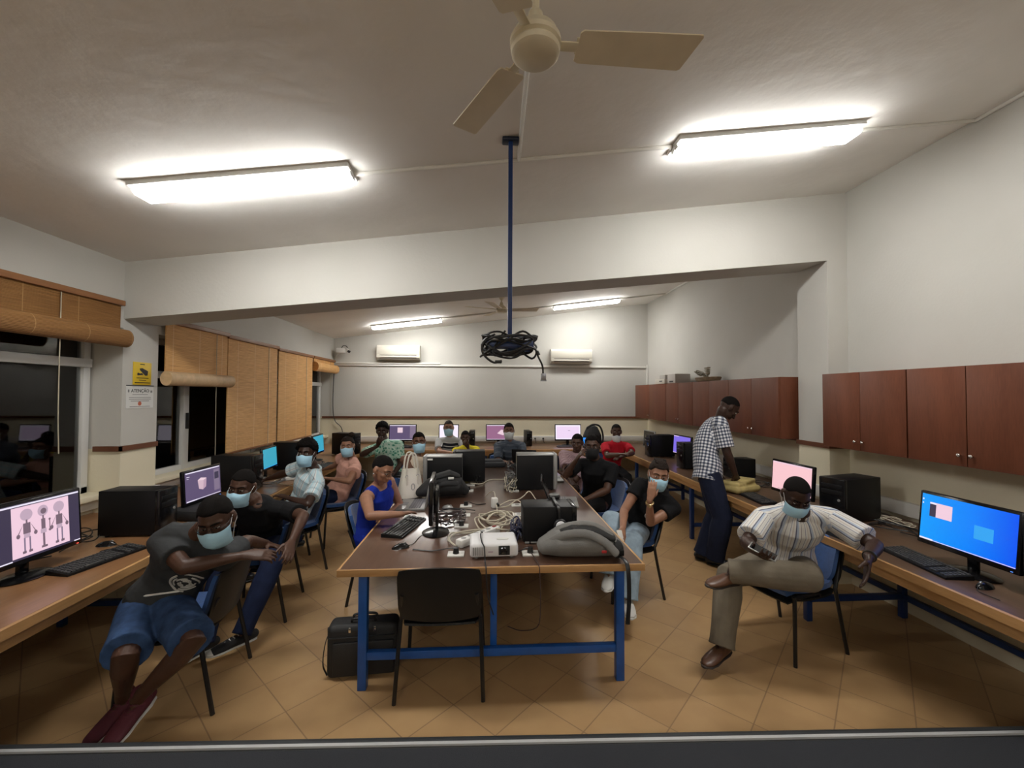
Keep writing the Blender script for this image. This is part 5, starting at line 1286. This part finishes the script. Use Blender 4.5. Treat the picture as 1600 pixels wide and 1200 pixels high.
        if km == 'shirt':
            q_ = MB(); c0 = neck+U*.010*s
            q_.loft(catmull([c0+(S*math.cos(a)*.068+CF*math.sin(a)*.064)*s-U*(.012 if math.sin(a) > .4 else -.012)*s for a in [math.radians(d_) for d_ in range(105, 436, 30)]], 3), [(.020*s, .010*s)]*34, U, 8)
            garment('collar', q_, C_[m], .005, 2)
        if P.get('logo'):
            lg_ = P['logo']; b2 = MB(); rng = random.Random(4)
            c0 = spine(lg_[0])+S*lg_[1]*s; dv = CF
            tree_hit = None
            bmt = tops.data
            bvh = __import__('mathutils.bvhtree', fromlist=['BVHTree']).BVHTree.FromPolygons([v_.co for v_ in bmt.vertices], [p_.vertices for p_ in bmt.polygons])
            for kx in range(lg_[2]):
                a = rng.uniform(0, 6.28); r_a = rng.uniform(.2, 1)*lg_[3]*s; pp = []
                for kk in range(5):
                    aa = a+kk*.32; pt = c0+S*math.cos(aa)*r_a+U*math.sin(aa)*r_a*1.1
                    h_ = bvh.ray_cast(pt+dv*.6, -dv)
                    if h_[0] is not None: pp.append(h_[0]+h_[1]*.001)
                if len(pp) > 2: b2.tube(catmull(pp, 3), .0045*s, 6)
            if b2.v: obj('shirt_print', b2, mat('pale print ink', (.48, .47, .44), .8), body)
    # ---- shoes
    st = P.get('shoes', 'black'); M1, M2 = SHOES[st]
    for k in 'RL':
        fd, up = ft[k]; a = an[k]; side = fd.cross(up)
        def Q(x, z): return a+fd*x*s+up*z*s
        b = MB().loft([Q(-.062, -.046), Q(-.02, -.046), Q(.05, -.048), Q(.12, -.058), Q(.17, -.064), Q(.195, -.067)], [(.034*s, .030*s), (.041*s, .033*s), (.044*s, .032*s), (.048*s, .024*s), (.043*s, .018*s), (.026*s, .012*s)], side, 16)
        if st in ('canvas', 'red') or st == 'brown': b.loft([Q(-.018, -.035), Q(-.014, .012 if st != 'canvas' else .05)], [(.041*s, .045*s), (.040*s, .044*s)], side, 16)
        else: b.loft([Q(-.018, -.035), Q(-.014, .0)], [(.040*s, .044*s), (.038*s, .042*s)], side, 16)
        so = link('shoe', remesh(b, M1, .005, 4, 'shoe'), body)
        sl = MB().loft([Q(-.068, -.076), Q(-.02, -.076), Q(.06, -.076), (Q(.13, -.078)), Q(.18, -.078), Q(.208, -.076)], [(.030*s, .0105*s), (.043*s, .0105*s), (.043*s, .0105*s), (.050*s, .0105*s), (.042*s, .0105*s), (.018*s, .009*s)], side, 16)
        obj('sole', sl, M2, so)
        if st in ('canvas', 'red'):
            lc = MB()
            for i in range(5):
                x = .03+i*.022; z = -.012-i*.0085
                lc.tube([Q(x, z)-side*.022*s, Q(x+.008, z+.006), Q(x, z)+side*.022*s], .0032*s, 6)
            if st == 'canvas':
                obj('toe_cap', MB().ell((0, 0, 0), (.040, .032, .017), T=Matrix((side, fd, up)).transposed().to_4x4() if False else Matrix.Translation(Q(.178, -.066)) @ Matrix((side, fd, up)).transposed().to_4x4() @ Matrix.Scale(s, 4)), M2, so)
            obj('laces', lc, M2 if st == 'canvas' else M1, so)
    # ---- face: eyes, brows, hair, mask, glasses
    for sx in (-1, 1):
        e = obj('eye', MB().ell((sx*.030, .0735, .006), (.0128, .0120, .0085), T=HM, nu=14, nv=10), M_EYE, body)
        obj('iris', MB().ell((sx*.030, .0815, .005), (.0060, .0048, .0066), T=HM, nu=12, nv=8), M_IRIS, e)
        obj('eyelid', MB().loft(H([(sx*.030-.015, .072, .012), (sx*.030, .0855, .0145), (sx*.030+.015, .072, .012)]), [.0042*hs, .0052*hs, .0042*hs], hup, 8), sk, body)
        obj('eyebrow', MB().loft(H([(sx*.012, .091, .0285), (sx*.030, .087, .034), (sx*.048, .073, .030)]), [.0030*hs, .0040*hs, .0024*hs], hup, 8), M_HAIR, body)
    hk = P.get('hair', 'short'); hm = P.get('hairm', M_HAIR)
    th, nz = {'bald': (.0015, .0), 'short': (.004, .0006), 'crop': (.008, .0015), 'curly': (.026, .014), 'afro': (.020, .008), 'bun': (.008, .003), 'braids': (.009, .005), 'cap': (.012, .001)}[hk]
    vs, nu, nv = [], 56, 40
    for j in range(nv+1):
        elv = math.pi*(j/nv-.5)
        for i in range(nu):
            az = 2*PI*i/nu; dx, dy, dz = math.cos(elv)*math.sin(az), math.cos(elv)*math.cos(az), math.sin(elv)
            a = abs((az+PI) % (2*PI)-PI)                               # 0 = front
            line = .50+ (.10 if hk in ('curly', 'afro') else 0)*0 if a < .75 else .50-(a-.75)*1.1 if a < 1.25 else -.08-(a-1.25)*.9 if a < 1.65 else -.55
            if a >= .75 and a < 1.25: line = .50-(a-.75)/.5*.45
            if a >= 1.25 and a < 1.6: line = .05-(a-1.25)/.35*.10
            if a >= 1.6 and a < 2.0: line = -.05-(a-1.6)/.4*.55
            if hk == 'bald': line += .12
            k = min(1, max(0, (elv-line)/.10+.5))
            r = 1.0
            n_ = noise.noise(V((dx, dy, dz))*(7 if hk != 'curly' else 9)+V((label.__len__(), 0, 0)))
            tt = th*(.45+.55*max(0, dz) if hk in ('short', 'crop') else 1)+nz*n_
            ex = (-.010*(1-k))+tt*k
            if hk == 'afro': ex += .012*k*max(0, dz)
            if hk == 'curly': ex += .010*k*max(0, dz)
            if hk == 'cap' and k > 0: ex = .010
            vs.append(HM @ V(((.0745+ex)*dx, -.012+(.096+ex)*dy, .028+(.090+ex)*dz)))
    fs = [(j*nu+i, j*nu+(i+1) % nu, (j+1)*nu+(i+1) % nu, (j+1)*nu+i) for j in range(nv) for i in range(nu)]
    hb = MB().add(vs, fs)
    if hk in ('bun', 'braids'):
        bp = P.get('bunpos', (0, -.115, .07)); hb.ell(bp, (.038, .036, .036), T=HM)
    if hk == 'braids':
        rb = random.Random(2)
        for i in range(11):
            sx = rb.uniform(-.05, .05); hb.tube(catmull(H([(sx*.8, .05-abs(sx)*.5, .108), (sx, -.05, .122), (sx*.6, -.105, .08)]), 5), .0065*hs, 6)
        for i in range(9):
            sx = (i-4)*.010; ln = rb.uniform(.26, .33)
            p0 = HM @ V((sx, -.118, .05)); hb.tube(catmull([p0, p0-hfw*.035*s-V((0, 0, .07)), p0-hfw*.02*s-V((0, 0, .17))+hr*sx, p0-V((0, 0, ln))+hr*sx*1.4], 5), .0075*s, 6)
    if hk == 'cap':
        hb.loft(H([(0, .072, .055), (0, .13, .048)]), [(.060*hs, .006*hs), (.045*hs, .005*hs)], hr, 16)
    hm_ = {'cap': mat('black cap cloth', (.010, .010, .012), .8)}.get(hk, hm)
    obj('cap' if hk == 'cap' else 'hair', hb, hm_, body, ang=80)
    if hk == 'cap':
        pass
    mk = P.get('mask')
    if mk:
        mm = {'blue': M_MASK, 'black': M_MASKB, 'white': M_MASKW}[mk]; dz0 = P.get('maskdrop', 0.0); rows = []
        nr, nc = 11, 19
        for j in range(nr):
            v = j/(nr-1); z = -.012-.112*v-dz0; rip = .0016*math.sin(v*PI*7)
            yf = .114+.017*math.sin(min(v/.22, 1)*PI/2)-.046*max(0, (v-.45)/.55)**1.8-dz0*.55
            wd = .0745-.016*v**1.6-dz0*.15; row = []
            for i in range(nc):
                u = i/(nc-1)*2-1; au = abs(u)
                nb = math.exp(-(u/.23)**2); top = (.013*nb-.004*au) if v < .01 else (.013*nb-.004*au)*(1-v)**2
                x = wd*1.03*math.sin(u*1.32); y = -.004+(yf+.002)*(math.cos(u*1.32)**.62)*(1-.06*au*(1-v))+rip+(.002*nb)
                row.append(HM @ V((x, y, z+top)))
            rows.append(row)
        mo = obj('face_mask', MB().grid(rows, thick=-.0022*hs), mm, body, ang=60)
        for sx in (-1, 1):
            i = 0 if sx < 0 else nc-1
            a, b = rows[1][i], rows[-2][i]
            ear = HM @ V((sx*.083, -.030, .004)); ear2 = HM @ V((sx*.082, -.030, -.030))
            obj('ear_loop', MB().tube(catmull([a, HM @ V((sx*.081, -.005, .012 if dz0 < .02 else -.03)), ear if dz0 < .02 else ear2, ear2, HM @ V((sx*.076, -.004, -.048)), b], 5), .0016*hs, 6), M_LOOP if mk != 'black' else M_MASKB, mo)
    if P.get('glasses'):
        gl = MB(); gm = mat('dark spectacle frame', (.02, .016, .014), .3)
        for sx in (-1, 1):
            gl.tube([HM @ V((sx*.031+.0245*math.cos(2*PI*k/20), .099-.006*abs(math.cos(2*PI*k/20)), .003+.017*math.sin(2*PI*k/20))) for k in range(20)], .0016*hs, 6, closed=True)
            gl.tube(H([(sx*.055, .095, .006), (sx*.077, .06, .008), (sx*.082, -.02, .006)]), .0016*hs, 6)
        gl.tube(H([(-.008, .100, .006), (0, .104, .008), (.008, .100, .006)]), .0016*hs, 6)
        go = obj('glasses', gl, gm, body)
    if P.get('watch'):
        k = P['watch']; ax = (wr[k]-el[k]).normalized(); c0 = wr[k]-ax*.035*s; T = frame_T(c0, ax)
        wo = obj('wristwatch' if P.get('watchm') != 'bracelet' else 'bracelet', MB().lathe([(.026*s, -.009*s), (.033*s, -.008*s), (.033*s, .008*s), (.026*s, .009*s)], 22, 0, T), mat('gold band', (.50, .36, .18), .3, .9) if P.get('watchm') == 'gold' else mat('dark band', (.02, .016, .014), .4), body)
        if P.get('watchm') == 'gold': obj('watch_face', MB().lathe([(.001, 0), (.017*s, 0), (.016*s, .006*s), (.001, .007*s)], 20, 0, frame_T(c0+(CAMPOS-c0-ax*(CAMPOS-c0).dot(ax)).normalized()*.031*s, (CAMPOS-c0-ax*(CAMPOS-c0).dot(ax)))), mat('gold face', (.60, .48, .28), .25, .7), wo)
    if P.get('earring'):
        for sx in (-1, 1): obj('earring', MB().ell((sx*.085, -.010, -.036), (.006, .006, .006), T=HM, nu=10, nv=8), M_LOOP, body)
    body['_'] = 0; del body['_']
    P.update(_neck=neck, _hc=hc, _wr=wr, _el=el, _kn=kn, _an=an, _HM=HM, _sh=sh, _hd=hd, _pel=pel, _hip=hip)
    return body
# ------------------------------------------------------------------ the people, each in the pose of the photo
def seated(P):
    F = hvec(P['face']); R = F.cross(V((0, 0, 1))); pel = V(P['pel'])
    for k, sg in (('R', 1), ('L', -1)):
        P.setdefault('leg'+k, ('ik', pel+F*.43+R*sg*.12+V((0, 0, .095-pel.z)), F+V((0, 0, .6))))
        P.setdefault('arm'+k, ('ik', pel+F*.30+R*sg*.13+V((0, 0, .12)), V((0, 0, -1))+R*sg*.8))
        P.setdefault('foot'+k, P['face'])
    P.setdefault('shoes', 'black')
    return P
def W(px, py, y=None, z=None, x=None): return at(px, py, x=x, y=y, z=z)
CAST = []
def cast(label, **P):
    P = seated(P); b = person(label, P); CAST.append((label, P)); return P

# A: front left, turned over the back of his chair
chair(-1.80, 2.68, -82, 'chair under the man in the charcoal t shirt at the front left')
pA = cast('person in charcoal printed t shirt and denim shorts seated at the front left',
     h=1.74, skin='dark', pel=(-1.88, 2.56, .56), shiftR=(.02, .0, -.075), face=-14, shf=8, neck=(305, 838, 'n'), hc=(338, 811, 'n'), head=(12, 24, -8), hs=1.02, bow=.05,
     armR=((288, 886, 'n'), (410, 862, 'f')), armL=((384, 846, 'f'), (418, 850, 'f')),
     handR=dict(d=(446, 866, 'f'), n=(0.1, .5, -.8), curl=.55), handL=dict(d=(448, 858, 'n'), n=(-.2, -.3, -.9), curl=.6),
     legR=((196, 1026, 'n'), (192, 1090, 'f')), legL=((303, 1002, 'n'), (216, 1090, 'f')), footR=(-.22, -1, -.28), footL=(-.02, -1, -.22),
     top=('tee', 'grey', .66), bottom=('shorts', 'short'), shoes='red', hair='crop', mask='blue', glasses=True, logo=(.54, -.09, 24, .075), vox=.0048, loose=.026, flare=.02)
# B: behind A
chair(-1.85, 3.62, -81, 'chair under the man in the black t shirt behind the front left man')
pB = cast('person in plain black t shirt and blue mask behind the one in denim shorts', h=1.76, skin='dark',
     pel=(-1.86, 3.62, .56), face=10, shf=18, neck=(404, 790, 'n'), hc=(379, 760, 'n'), head=(2, 12, 6), bow=.05,
     armL=((474, 806, 'n'), (456, 846, 'n')), handL=dict(d=(449, 876, 'n'), n=(-.6, .2, -.5), curl=.5), armR=('ik', (-2.05, 3.05, .62), (-1, 0, -.5)),
     legL=((424, 884, 'n'), (378, 990, 'f')), legR=('ik', (-1.90, 3.02, .11), (.2, -1, .8)), footL=(-.75, -.65, -.05), footR=(-.5, -.85, 0),
     top=('tee', 'black', .70), bottom=('long', 'djean'), shoes='canvas', hair='short', mask='blue', vox=.0055)
# C
chair(-1.97, 4.43, -50, 'chair under the man in the pale plaid shirt on the left')
pC = cast('person in pale blue plaid shirt with curly hair at the left worktop', h=1.72, skin='deep',
     pel=(-1.95, 4.45, .56), face=-60, shf=-48, neck=(490, 733, 'n'), hc=(479, 708, 'n'), head=(0, 2, 0),
     armL=((481, 788, 'n'), (450, 778, 'f')), armR=('ik', (-2.45, 4.75, .82), (0, .6, -.6)),
     top=('shirt', 'plaid', .72), bottom=('long', 'djean'), hair='curly', mask='blue', vox=.006, hem=-.16, slfl=.02)
# D
chair(-1.83, 5.30, -52, 'chair under the woman in the pink blouse')
pD = cast('person in pink blouse with hair in a bun at the left worktop', h=1.64, fem=True, skin='light',
     pel=(-1.83, 5.32, .56), face=-66, shf=-52, neck=(551, 716, 'n'), hc=(543, 697, 'n'), head=(5, 4, -4),
     armL=((545, 752, 'n'), (516, 748, 'f')), armR=((522, 728, 'f'), (508, 733, 'f')),
     top=('blouse', 'pink', .42), slfl=.03, off=.024, hem=-.14, bottom=('long', 'djean'), hair='bun', hairm=M_HAIRB, bunpos=(-.045, -.06, .132), mask='blue', vox=.006)
# E
chair(-1.42, 6.45, 8, 'chair under the person in the green leaf print shirt')
pE = cast('person in green leaf print shirt at the far left, elbow raised, hand at the chin', h=1.74, skin='deep',
     pel=(-1.42, 6.40, .56), face=12, neck=(602, 693, 'n'), hc=(597, 673, 'n'), head=(5, 6, 0),
     armR=((566, 710, 'n'), (590, 697, 'n')), handR=dict(d=(595, 684, 'n'), n=(.4, .6, .2), curl=.9), armL=((626, 735, 'n'), (612, 745, 'n')),
     top=('shirt', 'leaf', .7), bottom=('long', 'dark'), hair='afro', vox=.0065, off=.02)
# F
chair(-.91, 3.90, 94, 'chair under the woman in the royal blue dress')
pF = cast('person in sleeveless royal blue dress seated at the left of the big table', h=1.66, fem=True, skin='light', girth=1.12,
     pel=(-1.00, 3.80, .56), face=88, shf=68, neck=(592, 757, 'n'), hc=(598, 734, 'n'), head=(62, 24, 6),
     armR=((578, 806, 'n'), (629, 803, 'n')), handR=dict(d=(649, 798, 'f'), n=(0, 0, -1), curl=.4), armL=((625, 790, 'f'), (606, 803, 'n')),
     top=('dress', 'blue', 0), bottom=('skirt', 'blue'), off=.014, hair='short', glasses=True, earring=True, vox=.0055, hem=-.10)
# G
chair(-.90, 4.95, 62, 'chair under the woman in beige behind the white handbag')
pG = cast('person in beige strappy top behind the white handbag, blue mask', h=1.66, fem=True, skin='brown',
     pel=(-.90, 5.0, .56), face=75, shf=40, neck=(653, 709, 'n'), hc=(655, 687, 'n'), head=(10, 2, -3),
     armR=((657, 752, 'n'), (672, 765, 'n')), armL=((690, 735, 'f'), (684, 750, 'n')),
     top=('tank', 'beige', 0), bottom=('long', 'djean'), hair='crop', mask='blue', vox=.006)
# H
chair(-.60, 7.15, 5, 'chair under the man in the grey striped polo at the back')
pH = cast('person in grey polo with dark chest stripes at the back, blue mask, arms folded', h=1.74, skin='tan',
     pel=(-.60, 7.12, .56), face=2, neck=(704, 686, 'n'), hc=(701, 668, 'n'), head=(4, 3, 0),
     armR=((686, 706, 'n'), (704, 707, 'n')), armL=((723, 706, 'n'), (702, 710, 'n')),
     top=('tee', 'polo', .75), bottom=('long', 'jean'), hair='short', hairm=M_HAIRB, mask='blue', glasses=True, vox=.0065)
# I
chair(-.30, 6.86, 4, 'chair under the boy in the yellow t shirt')
pI = cast('person in bright yellow t shirt at the back, hand held over the mouth', h=1.50, skin='dark',
     pel=(-.30, 6.84, .56), face=2, neck=(728, 700, 'n'), hc=(727, 683, 'n'), head=(2, 8, 0),
     armL=((741, 720, 'n'), (731, 699, 'n')), handL=dict(d=(726, 690, 'n'), n=(-.3, .8, .2), curl=.9), armR=((711, 720, 'n'), (722, 722, 'n')),
     top=('tee', 'yellow', .75), bottom=('long', 'dark'), hair='crop', vox=.006, off=.02)
# J
chair(.30, 6.88, 2, 'chair under the man in the slate t shirt at the end of the table')
pJ = cast('person in slate striped t shirt at the far end of the big table, white mask', h=1.76, skin='brown',
     pel=(.38, 6.86, .56), face=0, neck=(797, 692, 'n'), hc=(795, 672, 'n'), head=(-2, 3, 0),
     armR=((779, 722, 'n'), (790, 722, 'n')), armL=((817, 716, 'n'), (806, 720, 'n')),
     top=('tee', 'slate', .8), bottom=('long', 'dark'), hair='crop', mask='white', vox=.0065)
# K
chair(1.20, 5.62, -60, 'chair under the person in the pink striped shirt')
pK = cast('person in pale pink striped shirt right of the table, behind the man in black', h=1.62, skin='dark',
     pel=(1.13, 5.58, .56), face=-55, shf=-30, neck=(900, 712, 'n'), hc=(902, 692, 'n'), head=(-24, 8, 0),
     armR=((884, 735, 'n'), (893, 752, 'n')), armL=('ik', (.93, 5.3, .80), (1, 0, -.4)),
     top=('shirt', 'pinkstripe', .75), bottom=('long', 'dark'), hair='crop', vox=.0065)
# L
chair(1.30, 4.80, -80, 'chair under the man in the black mask right of the table')
pL = cast('person in black t shirt and black mask right of the table, hand raised', h=1.76, skin='dark',
     pel=(1.27, 4.78, .56), face=-70, shf=-25, neck=(931, 722, 'n'), hc=(925, 697, 'n'), head=(-16, 4, 0),
     armR=((884, 742, 'n'), (901, 718, 'n')), handR=dict(d=(911, 703, 'n'), n=(.5, -.4, .2), curl=.6), armL=((948, 766, 'n'), (920, 778, 'n')), handL=dict(n=(0, 0, -1), curl=.4),
     top=('tee', 'black', .75), bottom=('long', 'dark'), hair='crop', mask='black', glasses=True, vox=.006)
# M
chair(2.02, 6.85, 20, 'chair under the man in the red t shirt')
pM = cast('person in red t shirt at the far right, mask under the chin', h=1.74, skin='dark',
     pel=(2.05, 6.82, .56), face=5, neck=(964, 693, 'n'), hc=(963, 674, 'n'), head=(-12, 2, 0),
     armR=((949, 712, 'n'), (968, 710, 'n')), armL=((988, 708, 'n'), (972, 713, 'n')),
     top=('tee', 'red', .72), bottom=('long', 'dark'), hair='short', mask='white', maskdrop=.045, vox=.006)
# N
chair(1.27, 3.83, -84, 'chair under the woman with tied back braids right of the table')
pN = cast('person in black t shirt and faded jeans, hair tied back, hand at the face', h=1.68, fem=True, skin='light', girth=1.05,
     pel=(1.32, 3.78, .57), face=-38, shf=-22, neck=(1031, 769, 'n'), hc=(1029, 741, 'n'), head=(-14, 12, 8),
     armR=((975, 798, 'n'), (973, 826, 'n')), handR=dict(d=(969, 841, 'n'), n=(-.3, .3, -.4), curl=.7), armL=((1016, 816, 'n'), (1015, 781, 'n')),
     handL=dict(d=(1022, 746, 'f'), n=(.2, .8, .3), curl=.45), legR=((956, 812, 'n'), (951, 922, 'f')), legL=((988, 846, 'n'), (979, 945, 'f')), footR=(-.4, -.9, 0), footL=(-.2, -1, 0),
     top=('tee', 'black', .45), bottom=('long', 'ljean'), flare=.035, shoes='white', hair='braids', hairm=M_HAIRB, mask='blue', watch='L', watchm='gold', logo=(.62, -.045, 14, .045), vox=.0055)
# O: standing
o_ = at(1107, 738, y=4.36)
pO = cast('person standing in gingham shirt and navy trousers, bending over the right worktop', h=1.84, skin='deep',
     pel=(o_.x, o_.y, .985), face=62, shf=72, neck=(1120, 660, 'f'), hc=(1140, 636, 'f'), head=(86, 48, 0), bow=.06,
     armR=((1137, 712, 'n'), (1149, 742, 'f')), handR=dict(d=(1153, 757, 'f'), n=(.4, .2, -.8), curl=.6), armL=('ik', (2.62, 4.62, .92), (-.3, .6, -.6)), handL=dict(n=(.2, -.5, -.7), curl=.6),
     legR=('ik', (o_.x+.03, o_.y-.07, .10), (.4, -.5, 0)), legL=('ik', (o_.x-.03, o_.y+.06, .10), (.5, -.3, 0)), footR=62, footL=50,
     top=('shirt', 'check', .85), bottom=('long', 'navy'), shoes='black', hair='bald', vox=.0055, hem=-.24, waist=.22, off=.022, slfl=.018, loose=.022, flare=.03)
# P
chair(2.18, 2.97, -76, 'chair under the man in the striped shirt at the right')
pP = cast('person in striped shirt and olive trousers seated at the right, ankle on knee', h=1.76, skin='deep', girth=1.15,
     pel=(2.17, 2.94, .56), face=-48, shf=-14, neck=(1247, 799, 'n'), hc=(1244, 773, 'n'), head=(-16, 38, 4), bow=.06, hs=.94,
     armR=((1166, 848, 'n'), (1184, 862, 'n')), handR=dict(d=(1199, 876, 'n'), n=(.3, -.2, .8), curl=.8), armL=((1368, 852, 'n'), (1357, 872, 'n')), handL=dict(d=(1351, 918, 'n'), n=(-.75, .3, -.1), curl=.25),
     legR=((1140, 900, 'n'), (1128, 1006, 'f')), legL=((1264, 902, 'n'), (1137, 892, 'f')), footR=(-.85, -.5, -.03), footL=(-.92, -.30, .05), footupL=(-.1, -.2, .9),
     top=('shirt', 'stripe', .80), bottom=('long', 'khaki'), shoes='brown', hair='bald', mask='blue', maskdrop=.004, watch='L', watchm='bracelet', vox=.005, off=.020, slfl=.022, loose=.02, flare=.022, hem=-.20, sw=1.05)
# held things
def held(name, label, cat, P, k, d, m, off, rz, scr=None):
    W_, D = P['_hd'][k]; c = W_+D*.10+V(off)
    t = thing(name, label, cat, c); t.rotation_euler = rz
    obj('phone_body', MB().box((0, 0, 0), d, bev=min(d)*.4), m, t)
    if scr: obj('screen', MB().box((0, 0, d[2]/2), (d[0]*.9, d[1]*.9, .0008)), scr, t)
    return t
held('phone', 'phone in the hand of the man in the striped shirt', 'phone', pP, 'R', (.072, .145, .009), MATS['silver casing'], (.0, .0, .028), (.35, -.2, .7), M_OFF)
held('phone', 'white phone in the lowered hand of the woman with braids', 'phone', pN, 'R', (.05, .085, .012), M_WHITE, (-.015, -.02, -.005), (1.1, .1, .4))
from mathutils.bvhtree import BVHTree
def surface_hit(names, px, py):
    best = None; d = ray(px, py).normalized()
    for o in names:
        m = o.data; h = BVHTree.FromPolygons([v.co for v in m.vertices], [p.vertices for p in m.polygons]).ray_cast(CAMPOS, d)
        if h[0] is not None and (best is None or h[3] < best[1]): best = (h[0], h[3], h[1])
    return best
bA = [o for o in bpy.data.objects if o.get('label', '').startswith('person in charcoal printed')][0]
hs_ = [surface_hit([c for c in bA.children if c.name.split('.')[0] in ('shorts', 't_shirt')], x, y) for x, y in ((226, 931), (281, 922))]
if all(hs_):
    a, b = hs_[0][0]+hs_[0][2]*.008, hs_[1][0]+hs_[1][2]*.008
    o = obj('stylus', MB().tube([a, a.lerp(b, .06), a.lerp(b, .94), b], [.002, .0055, .0055, .0045], 10), M_WHITE); tag(o, 'slim white stylus lying across the lap of the person in denim shorts', 'stylus')
